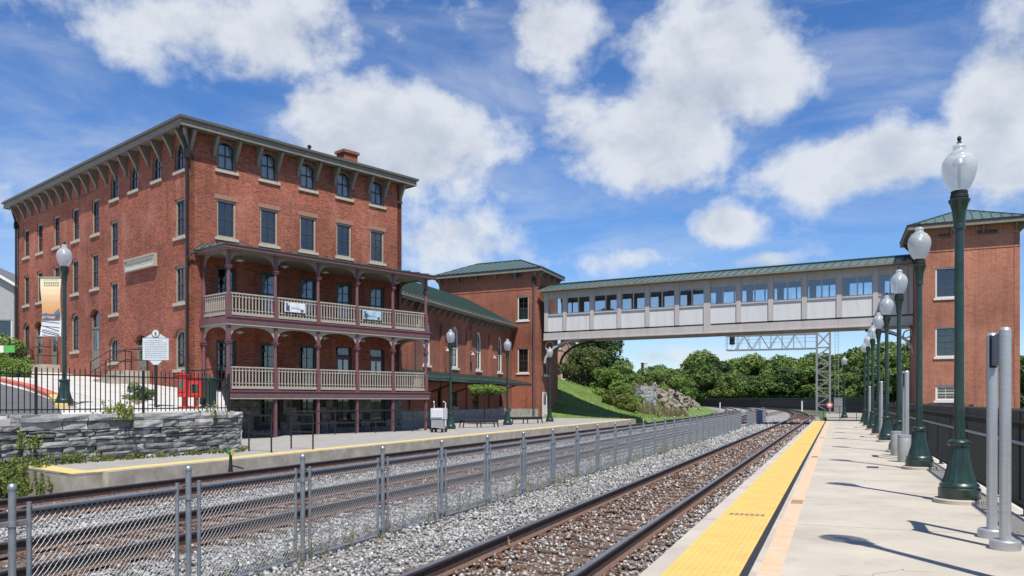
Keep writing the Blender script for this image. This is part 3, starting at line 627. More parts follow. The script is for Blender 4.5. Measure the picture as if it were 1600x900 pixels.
# ------------------------------------------------------------------ chain-link fence between the tracks
def chain_fence():
    FT = -5.74; s0 = 5.96-1.77*2; step = 1.77; zb = BED-.02
    r0 = None
    pw, ph = 1.50, .99
    fr = MB()
    fr.tube([(0,0,0),(0,0,1.10)], .018, 8); fr = fr.mesh('frame_post', M_GALV, 50)
    rl = MB()
    rl.tube([(0,.02,0),(0,pw-.02,0)], .019, 8); rl = rl.mesh('frame_rail', M_GALV, 50)
    # woven mesh: zigzag wires
    wm = MB(); d = .052; n = int(pw/d); rows = int(ph/d); w = .0027
    for i in range(n):
        x0 = .02+d*i
        for sgn in (0, 1):
            pts = []
            for j in range(rows+1):
                yy = x0+(d if (j+sgn) % 2 else 0); pts.append((.003*(1 if sgn else -1), min(yy, pw-.01), .05+j*d))
            for a, b in zip(pts, pts[1:]):
                n0 = len(wm.v)
                for p in (a, b): wm.v += [(p[0]-w,p[1],p[2]),(p[0],p[1]-w,p[2]+w*.6),(p[0]+w,p[1],p[2]),(p[0],p[1]+w,p[2]-w*.6)]
                wm.f += [(n0+k, n0+(k+1)%4, n0+4+(k+1)%4, n0+4+k) for k in range(4)]
    wm = wm.mesh('wire_mesh', M_WIRE)
    pm = MB(); pm.tube([(0,0,0),(0,0,1.24)], .027, 12); pm.lathe([(.032,1.235),(.034,1.25),(.028,1.275),(.01,1.285)], 12); pm = pm.mesh('line_post', M_GALV, 50)
    cl = MB()
    cl.bar((0,-.13,0), (0,.13,0), .02, .035); cl.lathe([(.036,-.02),(.036,.02)], 12)
    cl = cl.mesh('clamp', M_GALV, 50)
    r = thing('chain_link_fence', 'galvanised chain-link fence of framed panels between the tracks', 'fence', (0,0,0), RZT)
    i = 0
    while True:
        s = s0+step*i
        if s > 72: break
        t = FT+bend(s)*.5
        if not (54.3 < s < 56.4):
            p = link('line_post', pm, r, (t, s, zb)); 
            for z in (.16, .98): link('clamp', cl, p, (0, 0, z))
            if not (52.6 < s < 54.4):
                f = link('wire_mesh', wm, r, (t, s+.135, zb+.03), rnd.uniform(-.006, .006))
                for y in (0, pw): link('frame_post', fr, f, (0, y, 0))
                for z in (.055, 1.045): link('frame_rail', rl, f, (0, 0, z))
        i += 1
chain_fence()

# ------------------------------------------------------------------ old platform on the far side
LPE = -14.25
WALL_R, WALL_L = (-8.0, 23.8), (-12.6, 15.9)          # stone wall plan, right and left end
poly = [ts(LPE-.1, 11.75), ts(LPE, 12.3), ts(LPE-.2, 40), ts(LPE-.45, 62.5), ts(-22, 64), (2.3, 67.6), (-2.0, 58.5), (-4.0, 51), (-4.2, 44), (-3.3, 41.0), (-9.6, 33.9), (-9.3, 29), (-7.9, 23.9), (-11.25, 18.2)]
poly = [(p[0], p[1]) for p in poly]
mb = MB(); mb.prism(poly, -.75, -.03); opl = struct(mb.build('old_platform', M_CONCB))
mb = MB(); mb.prism([(p[0], p[1]) for p in poly], -.05, 0); mb.build('paving', M_GREYPAVE, opl)
ylw = MB()
e = [ts(LPE-.1, 11.75), ts(LPE, 12.3), ts(LPE-.2, 40), ts(LPE-.45, 62.5)]
inn = [ts(LPE-.62, 11.9), ts(LPE-.52, 12.5), ts(LPE-.72, 40), ts(LPE-.97, 62.5)]
ylw.add([(*p[:2], .004) for p in e]+[(*p[:2], .004) for p in inn], [(0,1,5,4),(1,2,6,5),(2,3,7,6)])
a, b = (-11.2, 18.25), ts(LPE-.12, 11.76)
ylw.add([(a[0],a[1],.005),(b[0],b[1],.005),(b[0]+.28,b[1]+.42,.005),(a[0]+.28,a[1]+.42,.005)], [(0,1,2,3)])
ylw.build('painted_edge', M_YEL, opl)
mb = MB()                                                 # pale concrete edge blocks
for k in range(17):
    s = 12.4+2.95*k
    if s+2.9 > 62: break
    mb2 = MB(); t = LPE-.2*(s-12)/28; mb2.box(t-.02, t+.16+rnd.uniform(-.02,.02), s, s+2.93, -.42, -.004); mb2.build('edge_block', M_CONCB, opl, rz=RZT)
# yard below the porch
mb = MB(); mb.prism([(-9.6,33.7),(-3.0,41.2),(-5,47),(-9,46),(-14,36),(-11.6,31),(-9.2,28.9)], -.7, -.17); struct(mb.build('yard', M_GREYPAVE))
# ------------------------------------------------------------------ walls with openings, windows
def arc_z(x, w, h, rise):
    if rise <= 0: return h
    r = (w*w/4+rise*rise)/(2*rise); return h-r+math.sqrt(max(r*r-x*x, 0))
def wall(parent, A, B, z0, z1, ops, m, thick=.3, name='wall', zend=None):
    """masonry wall from plan point A to B (left to right seen from outside); ops: (uc, zbase, w, h, rise)"""
    L = math.hypot(B[0]-A[0], B[1]-A[1]); rz = math.atan2(B[1]-A[1], B[0]-A[0]); mb = MB()
    xs = sorted(set([0, L]+[round(o[0]+k*o[2]/2, 4) for o in ops for k in (-1, 1)])); zs = sorted(set([z0, z1]+[round(o[1]+k*o[3], 4) for o in ops for k in (0, 1)]))
    def hole(x, z): return any(abs(x-o[0]) < o[2]/2 and o[1] < z < o[1]+o[3] for o in ops)
    for i in range(len(xs)-1):
        j = 0
        while j < len(zs)-1:
            xm = (xs[i]+xs[i+1])/2
            if hole(xm, (zs[j]+zs[j+1])/2): j += 1; continue
            k = j
            while k+1 < len(zs)-1 and not hole(xm, (zs[k+1]+zs[k+2])/2): k += 1
            a, b, c, d = xs[i], xs[i+1], zs[j], zs[k+1]
            mb.add([(a,0,c),(b,0,c),(b,0,d),(a,0,d)], [(0,1,2,3)]); mb.add([(a,thick,c),(b,thick,c),(b,thick,d),(a,thick,d)], [(3,2,1,0)])
            j = k+1
    for (u, z, w, h, rise) in ops:
        n = 9; x0, x1 = u-w/2, u+w/2; zs_ = z+h-rise
        out = [(x0, z), (x0, zs_)]
        if rise > 0:
            arc = [(u-w/2+w*i/n, z+arc_z(-w/2+w*i/n, w, h, rise)) for i in range(n+1)]
            for y, fl in ((0, 1), (thick, 0)):
                for i in range(n):
                    q = [(arc[i][0],y,arc[i][1]), (arc[i+1][0],y,arc[i+1][1]), (arc[i+1][0],y,z+h), (arc[i][0],y,z+h)]
                    mb.add(q, [(0,1,2,3)] if fl else [(3,2,1,0)])
            out += arc[1:-1]
        out += [(x1, zs_), (x1, z)]
        for p, q in zip(out, out[1:]+out[:1]): mb.add([(p[0],0,p[1]),(q[0],0,q[1]),(q[0],thick,q[1]),(p[0],thick,p[1])], [(0,1,2,3)])
    mb.add([(0,0,z1),(L,0,z1),(L,thick,z1),(0,thick,z1)], [(0,1,2,3)]); mb.add([(0,0,z0),(0,thick,z0),(0,thick,z1),(0,0,z1)], [(0,1,2,3)]); mb.add([(L,0,z0),(L,thick,z0),(L,thick,z1),(L,0,z1)], [(3,2,1,0)])
    return mb.build(name, m, parent, (A[0], A[1], 0), rz)

WCACHE = {}
def window(parent, A, B, uc, z, w, h, rise=0, cols=2, rows=2, case=None, sash=None, sill=None, curtain=False, lintel=None, rec=.10, name='window', glass=None):
    case = case or M_BEIGE; sash = sash or M_SASH; glass = glass or M_GLASS
    rz = math.atan2(B[1]-A[1], B[0]-A[0]); loc = (A[0]+math.cos(rz)*uc, A[1]+math.sin(rz)*uc, z)
    key = (round(w,2), round(h,2), round(rise,2), cols, rows, case.name, sash.name, sill.name if sill else '', curtain, lintel.name if lintel else '', name)
    if key in WCACHE:
        o = copy_tree(WCACHE[key], parent); o.location = loc; o.rotation_euler = (0,0,rz); return o
    c = .085; n = 10; y0, y1 = rec-.04, rec+.06
    def outline(ins):
        ww, hh, rr = w-2*ins, h-ins, rise*(w-2*ins)/w
        pts = [(-ww/2, ins)]
        if rise > 0: pts += [(-ww/2+ww*i/n, arc_z(-ww/2+ww*i/n, ww, hh, rr)) for i in range(n+1)]
        else: pts += [(-ww/2, hh), (ww/2, hh)]
        return pts+[(ww/2, ins)]
    def ring(i0, i1, ya, yb, m, nm, par, lc=(0,0,0), rr=0):
        a, b = outline(i0), outline(i1); mb = MB(); k = len(a)
        for i in range(k):
            j = (i+1) % k
            P = [(a[i][0],ya,a[i][1]),(a[j][0],ya,a[j][1]),(b[j][0],ya,b[j][1]),(b[i][0],ya,b[i][1])]
            Q = [(x,yb,zz) for (x,_,zz) in P]; mb.add(P+Q, [(0,1,2,3),(7,6,5,4),(0,4,5,1),(2,6,7,3)])
        return mb.build(nm, m, par, lc, rr)
    o = ring(0.002, c, y0, y1, case, name, parent, loc, rz); WCACHE[key] = o
    s = ring(c, c+.045, y0+.025, y1-.01, sash, 'sash', o)
    wi, hi = w-2*c-.09, h-c-.045; zb = c+.045; mb = MB()
    top = lambda x: arc_z(x, w-2*(c+.045), hi, rise*(w-2*(c+.045))/w) if rise > 0 else hi
    mid = zb+(hi-zb)*.5 if rise <= 0 else zb+(h-rise*.5-zb)*.5
    mb.box(-wi/2, wi/2, y0+.02, y1-.012, mid-.028, mid+.028)
    xe = [-wi/2+wi*i/cols for i in range(cols+1)]
    ze = [zb+(mid-zb)*j/rows for j in range(rows+1)]+[mid+(hi-mid)*j/rows for j in range(1, rows+1)]
    for x in xe[1:-1]: mb.box(x-.012, x+.012, y0+.032, y1-.02, zb, top(x)-.004)
    for k, zz in enumerate(ze[1:-1]):
        if k == rows-1: continue
        xm = wi/2
        if rise > 0 and zz > h-rise:
            while xm > .03 and top(xm) < zz: xm -= .02
        mb.box(-xm, xm, y0+.034, y1-.022, zz-.011, zz+.011)
    mb.build('muntin', sash, o)
    for i in range(cols):
        for j in range(len(ze)-1):
            a, b = xe[i], xe[i+1]; za, zt = ze[j], ze[j+1]; pts = [(a, za), (b, za)]
            for k in range(5):
                x = b+(a-b)*k/4; pts.append((x, max(min(zt, top(x)), za+.001)))
            y = (y0+y1)/2+.008; g = MB(); g.add([(p[0],y,p[1]) for p in pts], [tuple(range(len(pts)))]); g.build('pane', glass, o)
    if sill:
        mb = MB(); mb.box(-w/2-.1, w/2+.1, -.07, rec, -.13, -.002); mb.build('sill', sill, o)
    if lintel:
        mb = MB(); mb.box(-w/2-.12, w/2+.12, -.012, .05, h+.003, h+.2); mb.build('lintel', lintel, o)
    if curtain:
        mb = MB(); k = 26; pts = [(-w/2+.06+(w-.12)*i/k) for i in range(k+1)]
        for i in range(k):
            if abs(i-k/2) < 1.5: continue
            a, b = pts[i], pts[i+1]; ya = y1+.04+.02*math.sin(i*1.9); yb = y1+.04+.02*math.sin((i+1)*1.9)
            mb.add([(a,ya,.12),(b,yb,.12),(b,yb,h-.1-rise*.3),(a,ya,h-.1-rise*.3)], [(0,1,2,3)])
        mb.build('curtain', M_CURTAIN, o)
    return o
def door(parent, A, B, uc, z, w, h, m, case, transom=.0, rise=0, rec=.12):
    rz = math.atan2(B[1]-A[1], B[0]-A[0]); loc = (A[0]+math.cos(rz)*uc, A[1]+math.sin(rz)*uc, z)
    mb = MB(); mb.box(-w/2+.07, w/2-.07, rec, rec+.05, .02, h-transom-.06); o = mb.build('door', m, parent, loc, rz)
    mb = MB()
    for x in (-w/2+.003, w/2-.07): mb.box(x, x+.067, rec-.04, rec+.09, 0, h-rise)
    mb.box(-w/2+.075, w/2-.075, rec-.04, rec+.09, h-transom-.055, h-transom+.02); mb.build('frame', case, o)
    for (x0, x1) in ((-w/2+.17, -.05), (.05, w/2-.17)):
        for (za, zt) in ((.2, (h-transom)*.42), ((h-transom)*.5, h-transom-.22)):
            mb = MB(); mb.box(x0, x1, rec-.012, rec-.002, za, zt); mb.build('panel', case if za < .3 else M_GLASS, o)
    if transom:
        pts = [(-w/2+.075, h-transom+.03)]+[(-w/2+.075+(w-.15)*i/8, arc_z((-w/2+.075+(w-.15)*i/8), w, h, rise)-.03) for i in range(9)]+[(w/2-.075, h-transom+.03)]
        mb = MB(); mb.add([(p[0], rec+.03, p[1]) for p in pts], [tuple(range(len(pts)))[::-1]]); mb.build('transom_pane', M_GLASS, o)
    mb = MB(); mb.lathe([(.02,-.02),(.03,0),(.02,.02)], 8, (w/2-.17, rec-.03, h*.42)); mb.build('handle', M_GALV, o); return o

def clip_poly(poly, a, lo, keep_ge):
    out = []
    for i in range(len(poly)):
        p, q = poly[i], poly[(i+1) % len(poly)]; fp = (p[0]-lo) if keep_ge else (lo-p[0]); fq = (q[0]-lo) if keep_ge else (lo-q[0])
        if fp >= 0: out.append(p)
        if fp*fq < 0: t = fp/(fp-fq); out.append((p[0]+(q[0]-p[0])*t, p[1]+(q[1]-p[1])*t))
    return out
def seam_roof(parent, pts, pitch=.5, m=None, seam=None, th=.03, guards=False):
    """planar roof face; first edge is the eave. Split into standing-seam pans, each its own panel with a raised rib"""
    m = m or M_GREENROOF; P = [Vector(p) for p in pts]; ex = (P[1]-P[0]).normalized(); nn = ex.cross(P[2]-P[0]).normalized(); ey = nn.cross(ex)
    if nn.z < 0: nn = -nn
    poly = [((p-P[0]).dot(ex), (p-P[0]).dot(ey)) for p in P]; a0, a1 = min(p[0] for p in poly), max(p[0] for p in poly); n = max(1, int(round((a1-a0)/pitch))); st = (a1-a0)/n
    gm = MB()
    for i in range(n):
        c = clip_poly(clip_poly(poly, 0, a0+st*i+.002, True), 0, a0+st*(i+1)-.002, False)
        if len(c) < 3: continue
        mb = MB(); k = len(c); w3 = [P[0]+ex*p[0]+ey*p[1] for p in c]
        mb.add([p-nn*th for p in w3]+w3, [tuple(range(k)), tuple(range(k, 2*k))]+[(q, (q+1)%k, k+(q+1)%k, k+q) for q in range(k)])
        o = mb.build('roof_panel', m, parent)
        left = [p for p in c if abs(p[0]-(a0+st*i+.002)) < .01]
        if len(left) >= 2:
            b0, b1 = min(p[1] for p in left), max(p[1] for p in left)
            if b1-b0 > .05:
                s_ = MB(); q = P[0]+ex*(a0+st*i+.02)+nn*.02; s_.bar(q+ey*b0, q+ey*b1, .028, .05, nn); s_.build('seam', M_SEAM, o)
                if guards:
                    g = P[0]+ex*(a0+st*(i+.5))+ey*(b0+.28)+nn*.03; gm.bar(g-ex*.05, g+ex*.05, .04, .05)
    if guards: stuff(gm.build('snow_guards', M_ALU, parent))
def stone_course_wall(parent, A, B, z0, z1, depth, lens, hts, mats, rng, name='stone', skip=None, ragged=0, top=None):
    L = math.hypot(B[0]-A[0], B[1]-A[1]); rz = math.atan2(B[1]-A[1], B[0]-A[0]); z = z0; k = 0
    def place(x, y, zz): return (A[0]+math.cos(rz)*x-math.sin(rz)*y, A[1]+math.sin(rz)*x+math.cos(rz)*y, zz)
    while z < z1-.03:
        h = min(rng.uniform(*hts), z1-z)
        if z1-z-h < .06: h = z1-z
        x = -rng.uniform(0, .1) if k % 2 else 0; x = max(x, 0)
        while x < L-.02:
            l = rng.uniform(*lens)
            if L-x-l < .15: l = L-x
            if not (skip and skip(x+l/2, z+h/2)):
                p = rng.uniform(-.02, .055); mb = MB(); g = .014; j = lambda a: rng.uniform(-a, a)
                nx, nz = 3, 2; front = []
                for b in range(nz+1):
                    for a in range(nx+1):
                        e = (a in (0, nx)) or (b in (0, nz))
                        front.append((x+g+(l-2*g)*a/nx+(j(.02) if 0 < a < nx else j(.008)), -p+(.018 if e else 0)-j(.016), z+g*.6+(h-1.2*g)*b/nz+j(.01)*(1 if 0 < b < nz else .7)))
                vs = front+[(x+g, depth, z+g*.6), (x+l-g, depth, z+g*.6), (x+l-g, depth, z+h-g*.6), (x+g, depth, z+h-g*.6)]
                W = nx+1; fs = [(b*W+a, b*W+a+1, (b+1)*W+a+1, (b+1)*W+a) for b in range(nz) for a in range(nx)]
                nb = len(front); bl, brr, tr, tl = nb, nb+1, nb+2, nb+3
                fs += [tuple([bl]+[i for i in range(0, W)][::1]+[brr])[::-1], tuple([tl]+[nz*W+i for i in range(W)]+[tr]), tuple([bl, tl]+[b*W for b in range(nz, -1, -1)]), tuple([brr]+[b*W+nx for b in range(nz+1)]+[tr])]
                mb.add([place(*v) for v in vs], fs); mb.build(name, mats[0] if rng.random() < .62 else mats[1], parent)
            x += l
        z += h; k += 1

# ------------------------------------------------------------------ the hotel
HE = R(41.5); e1 = (math.sin(HE), math.cos(HE)); e2 = (-e1[1], e1[0]); HRZ = math.atan2(e1[1], e1[0])
PF = (ray(429)*35, 35.0)                                   # a porch post
PD = 2.2
WA = (PF[0]+e2[0]*PD, PF[1]+e2[1]*PD); WB = (WA[0]+e1[0], WA[1]+e1[1])
u0 = on_line(WA, WB, 293.5); u1 = on_line(WA, WB, 627.5)
HC = (WA[0]+e1[0]*u0, WA[1]+e1[1]*u0); HL = u1-u0
HD = on_line(HC, (HC[0]+e2[0], HC[1]+e2[1]), 27); HEND = (HC[0]+e2[0]*HD, HC[1]+e2[1]*HD)
HF1 = (HC[0]+e1[0], HC[1]+e1[1])
print('hotel', HC, 'front', HL, 'side', HD, HEND)
hotel = thing('hotel', 'four-storey red brick hotel with bracketed eaves and a two-level porch', 'building', (HC[0], HC[1], 0), HRZ)
HZT = 13.05
fw_ops, fw = [], []
def fop(pxa, pxb, yt, yb, rise=0, **k):
    ua, _ = zat(pxa, yb, HC, HF1); ub, _ = zat(pxb, yb, HC, HF1); um = (ua+ub)/2; w = .92
    pc = (pxa+pxb)/2; _, za = zat(pc, yb, HC, HF1); _, zb = zat(pc, yt, HC, HF1); return um, za, w, zb-za, rise, k
cent = [(342, 366), (406.5, 429), (470, 490), (531, 549), (580, 599)]
us = [fop(a, b, 300, 400)[0] for a, b in cent]; sp = (us[-1]-us[0])/4; us = [us[0]+sp*i for i in range(5)]
zA0, zA1 = zat(354, 267, HC, HF1)[1], zat(354, 222, HC, HF1)[1]; zB0, zB1 = zat(354, 372, HC, HF1)[1], zat(354, 313, HC, HF1)[1]
print('front windows', us, zA0, zA1, zB0, zB1)
D1, D2 = 1.88, 4.97
for i, u in enumerate(us):
    fw_ops += [(u, zA0, .92, zA1-zA0+.06, .24), (u, zB0, .92, zB1-zB0, 0), (u, D2+.45, .95, 2.0, 0), (u, D1+.02, .98, 2.25, 0)]
    if i in (1, 2, 3, 4): fw_ops.append((u, -.05 if i == 2 else .35, 1.0, 1.45 if i != 2 else 1.85, 0))
O0, O1 = (0, 0), (HL, 0)
BASE_TOP = 1.6
wall(hotel, O0, O1, BASE_TOP, HZT, [o for o in fw_ops if o[1] > 1], M_BR_HOTEL)
wall(hotel, O0, O1, -.4, BASE_TOP, [o for o in fw_ops if o[1] < 1], M_MORTAR, name='basement_wall')
rs = random.Random(5)
stone_course_wall(hotel, (0, -.06), (HL, -.06), -.2, BASE_TOP-.02, .05, (.35, .8), (.24, .38), (M_BASEST, M_STONE), rs, skip=lambda x, z: any(abs(x-o[0]) < o[2]/2+.2 and o[1]-.05 < z < o[1]+o[3]+.1 for o in fw_ops if o[1] < 1))
for i, u in enumerate(us):
    window(hotel, O0, O1, u, zA0, .92, zA1-zA0+.06, .24, sill=M_SILL, curtain=True, sash=M_SASH, case=M_TRIM, cols=2, rows=1)
    window(hotel, O0, O1, u, zB0, .92, zB1-zB0, 0, sill=M_SILL, lintel=mat('pinkish_lintel_stone', (.36, .185, .135), .85, var=.12))
    window(hotel, O0, O1, u, D2+.45, .95, 2.0, 0, sill=M_SILL, case=M_SASH, curtain=(i > 0))
    if i in (0, 1, 2): window(hotel, O0, O1, u, D1+.02, .98, 2.25, 0, case=M_SASH)
    else: door(hotel, O0, O1, u, D1+.02, .98, 2.25, M_MAROON, M_SASH, .4)
    if i in (1, 3, 4): window(hotel, O0, O1, u, .35, 1.0, 1.45, 0, case=M_SASH)
    elif i == 2: door(hotel, O0, O1, u, -.05, 1.0, 1.85, M_DARKWOOD, M_SASH)
# side wall facing the street
S0, S1 = (0, HD), (0, 0)
def sop(px, yt, yb): 
    u, za = zat(px, yb, HEND, HC); return u, za, zat(px, yt, HEND, HC)[1]-za
sw = []
for (px, yt, yb) in ((281, 220, 266.5), (245, 239, 281.5), (209, 256, 297.5), (179, 270, 311)): sw.append((*sop(px, yt, yb), .4, 'arch'))
for (px, yt, yb) in ((281, 310, 370), (178, 345, 402), (149, 311, 366), (118, 325, 376), (88, 337, 386), (62, 349, 395), (41, 358, 402),
                     (281, 415, 473), (178, 441, 491), (148, 396, 451), (117, 406, 459), (88, 415, 466), (62, 424, 472), (41, 430, 477)): sw.append((*sop(px, yt, yb), 0, 'sq'))
for (px, yt, yb) in ((282, 515, 577), (178, 528, 566), (117, 490, 549), (41, 505, 556)): sw.append((*sop(px, yt, yb), .36, 'low'))
for (px, yt, yb) in ((220, 524, 581), (148, 484, 582), (84, 498, 577), (60, 503, 578)): sw.append((*sop(px, yt, yb), .3, 'door'))
ops = []
for (u, z, h, rise, k) in sw:
    w = {'arch': .88, 'sq': .9, 'low': 1.0, 'door': 1.15}[k]; ops.append((u, z, w, h, rise))
wall(hotel, S0, S1, .6, HZT, ops, M_BR_HOTEL)
for (u, z, h, rise, k), o in zip(sw, ops):
    h = round(h, 1) if k == 'sq' else h
    if k == 'door': door(hotel, S0, S1, u, z, o[2], o[3], M_TRIM, M_TRIM, min(1.0, o[3]*.28), rise)
    else: window(hotel, S0, S1, u, z, o[2], o[3], rise, sill=M_SILL, case=M_BEIGE if k != 'arch' else M_TRIM, curtain=(k == 'arch'), rows=2 if k == 'sq' else 1)
    if rise and k != 'arch':                              # brick arch heads stand proud of the wall
        rz = -math.pi/2; n = 11; w = o[2]; mbk = None
        for i in range(n):
            a0, a1 = math.pi*(.06+.88*i/n), math.pi*(.06+.88*(i+.86)/n); rx, rzz = w/2+.02, rise+.03
            pts = [((r*1.0)*math.cos(a)*1, zz) for a in (a0, a1) for (r, zz) in ((rx, rzz*math.sin(a)), (rx+.16, (rzz+.17)*math.sin(a)))]
            mb = MB(); mb.xz([pts[0], pts[1], pts[3], pts[2]], -.022, .02); mb.build('arch_brick', M_BR_NEW, hotel, (0, HD-u, z+h-rise if k != 'sq' else z), rz)
wall(hotel, (HL, 0), (HL, HD), -.4, HZT, [(2.2, zB0, .9, 1.8, 0), (2.2, zA0, .9, 1.4, .4)], M_BR_HOTEL)
window(hotel, (HL,0), (HL,HD), 2.2, zB0, .9, 1.8, sill=M_SILL); window(hotel, (HL,0), (HL,HD), 2.2, zA0, .9, 1.4, .4, sill=M_SILL, rows=1)
wall(hotel, (HL, HD), (0, HD), -.4, HZT, [], M_BR_HOTEL)
# string course and frieze
OV = .52
for (a, b, c, d) in ((-.03, HL+.03, -.035, 0), (-.035, 0, .001, HD)):
    if a < -.032: cut = [(HD-o[0], .62) for o in sw if o[4] == 'arch']; lo, hi = c, d
    else: cut = [(u, .62) for u in us]; lo, hi = a, b
    pos = lo
    for (q, hwid) in sorted(cut)+[(hi+9, 9)]:
        e_ = min(q-hwid, hi)
        if e_-pos > .05:
            mb = MB()
            if a < -.032: mb.box(a, b, pos, e_, HZT-.98, HZT-.88)
            else: mb.box(pos, e_, c, d, HZT-.98, HZT-.88)
            mb.build('string_course', M_BR_NEW, hotel)
        pos = q+hwid
mb = MB(); mb.box(-OV, HL+OV, -OV, HD+OV, HZT+.02, HZT+.09); mb.build('soffit', M_TRIM, hotel)
mb = MB()
for (x0, x1, y0, y1) in ((-OV-.05, HL+OV+.05, -OV-.05, -OV), (-OV-.05, HL+OV+.05, HD+OV, HD+OV+.05), (-OV-.05, -OV, -OV, HD+OV), (HL+OV, HL+OV+.05, -OV, HD+OV)): mb.box(x0, x1, y0, y1, HZT-.03, HZT+.24)
mb.build('fascia', M_TRIM, hotel)
mb = MB(); mb.box(-OV-.14, HL+OV+.14, -OV-.14, HD+OV+.14, HZT+.245, HZT+.36); mb.build('gutter', mat('dark_olive_gutter', (.11, .105, .085), .5, var=.1), hotel)
mb = MB(); mb.add([(-OV,-OV,HZT+.37),(HL+OV,-OV,HZT+.37),(HL+OV,HD+OV,HZT+.37),(-OV,HD+OV,HZT+.37),(HL/2,HL/2,HZT+.85),(HL/2,HD-HL/2,HZT+.85)], [(0,1,4),(1,2,5,4),(2,3,5),(3,0,4,5)]); rf = mb.build('roof', M_DARKMETAL, hotel)
brk = MB(); brk.yz([(0,0),(-.44,0),(-.44,-.12),(-.30,-.36),(-.10,-.72),(-.07,-.9),(0,-.9)], -.07, .07); brk = brk.mesh('bracket', M_TRIM)
n = 11
for i in range(n+1): link('bracket', brk, hotel, (.12+(HL-.24)*i/n, -.002, HZT+.018))
n = 18
for i in range(n+1): link('bracket', brk, hotel, (-.002, .22+(HD-.44)*i/n, HZT+.018), -math.pi/2)
link('bracket', brk, hotel, (-.03, -.03, HZT+.018), -math.pi/4)
for i in range(3): link('bracket', brk, hotel, (HL+.002, .3+1.1*i, HZT+.018), math.pi/2)
uch, _ = zat(545, 240, (HC[0]+e2[0]*3, HC[1]+e2[1]*3), (HC[0]+e2[0]*3+e1[0], HC[1]+e2[1]*3+e1[1]))
mb = MB(); zch = zat(545, 237, (HC[0]+e2[0]*3, HC[1]+e2[1]*3), (HC[0]+e2[0]*3+e1[0], HC[1]+e2[1]*3+e1[1]))[1]-.15; print('chimney', uch, zch); mb.box(uch-.45, uch+.45, 2.8, 3.5, HZT+.3, zch); ch = mb.build('chimney', M_BR_HOTEL, hotel)
mb = MB(); mb.box(uch-.53, uch+.53, 2.72, 3.58, zch+.002, zch+.15); mb.build('chimney_cap', M_BR_NEW, ch)
mb = MB(); mb.lathe([(.06,0),(.06,.75),(.1,.76),(.1,.85),(.03,.9)], 10, (HL*.58, 1.2, HZT+.35)); mb.build('vent_pipe', M_DARKMETAL, hotel)
# downpipes
for (x, y, zt, zb) in ((-.09, -.09, HZT-.2, 2.0), (-.1, HD-.1, HZT-.2, 3.3)):
    mb = MB(); mb.tube([(x-.3, y-.1, HZT+.2), (x-.3, y-.1, HZT), (x, y, HZT-.9), (x, y, zb)], .06, 10); mb.build('downpipe', M_BLACK, hotel, smooth=50)
    mb = MB(); mb.box(x-.1, x+.1, y-.1, y+.1, HZT-1.25, HZT-.85); mb.build('rain_head', M_BLACK, hotel)
# name board on the street side
us_, zs_ = zat(223, 412, HEND, HC)
sg = thing('name_board', 'cream station name board in a frame high on the hotel side wall', 'sign', (HEND[0]-e2[0]*us_-e1[0]*.03, HEND[1]-e2[1]*us_-e1[1]*.03, zs_), math.atan2(HC[1]-HEND[1], HC[0]-HEND[0]))
mb = MB(); mb.box(-1.45, 1.45, -.12, 0, -.22, .22); mb.build('board', M_SIGNC, sg)
mb = MB(); mb.box(-1.55, 1.55, -.2, 0, .22, .30); mb.box(-1.55, 1.55, -.16, 0, -.28, -.22); mb.box(-1.55, -1.45, -.16, 0, -.22, .22); mb.box(1.45, 1.55, -.16, 0, -.22, .22); mb.build('frame', M_CREAM, sg)
def text_obj(txt, size, m, parent, loc, rot, nm, width=None):
    cu = bpy.data.curves.new(nm, 'FONT'); cu.body = txt; cu.size = size; cu.align_x = 'CENTER'; cu.align_y = 'CENTER'; cu.extrude = .004
    t = bpy.data.objects.new(nm+'_tmp', cu); C.objects.link(t); dg = bpy.context.evaluated_depsgraph_get(); me = bpy.data.meshes.new_from_object(t.evaluated_get(dg)); bpy.data.objects.remove(t)
    me.name = nm; me.materials.clear(); me.materials.append(m)
    o = link(nm, me, parent, loc); o.rotation_euler = rot
    if width:
        xs_ = [v.co.x for v in me.vertices]; o.scale.x = width/(max(xs_)-min(xs_))
    return o
text_obj('MARTINSBURG', .27, M_LETTER, sg, (0, -.124, -.01), (R(90), 0, 0), 'lettering', 2.5)

# ---- porch
pxs = [357, 429.5, 497, 558, 614, 665]
PB = (PF[0]+e1[0], PF[1]+e1[1]); pu = [on_line(PF, PB, p) for p in pxs]; st = (pu[-1]-pu[0])/5; base_u = -u0
PX = [base_u+pu[0]+st*i for i in range(6)]; PY = -PD            # post positions in hotel coordinates
print('porch', PX)
XL, XR = PX[0], PX[-1]
for (zt, nm) in ((D1, 'lower'), (D2, 'upper')):
    mb = MB(); mb.box(XL-.12, XR+.12, PY-.12, -.02, zt-.06, zt); d = mb.build('porch_deck', mat('grey_deck_boards', (.22, .2, .18), .8, var=.15), hotel)
    mb = MB(); mb.box(XL-.16, XR+.16, PY-.17, PY-.121, zt-.24, zt+.012); mb.box(XL-.16, XL-.121, PY-.12, -.03, zt-.24, zt+.012); mb.box(XR+.121, XR+.16, PY-.12, -.03, zt-.24, zt+.012); mb.build('deck_band', M_MAROON, d)
    mb = MB(); mb.box(XL-.20, XR+.20, PY-.21, PY-.172, zt-.03, zt+.03); mb.build('deck_nosing', M_MAROON, d)
    mb = MB(); mb.box(XL-.13, XR+.13, PY-.14, PY+.06, zt-.34, zt-.242); mb.box(XL-.13, XL+.06, PY+.062, -.03, zt-.34, zt-.242); mb.box(XR-.06, XR+.13, PY+.062, -.03, zt-.34, zt-.242); mb.build('deck_beam', M_CREAM, d)
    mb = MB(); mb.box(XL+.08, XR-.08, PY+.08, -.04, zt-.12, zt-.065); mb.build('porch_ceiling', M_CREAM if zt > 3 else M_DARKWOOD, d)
RE = 7.74
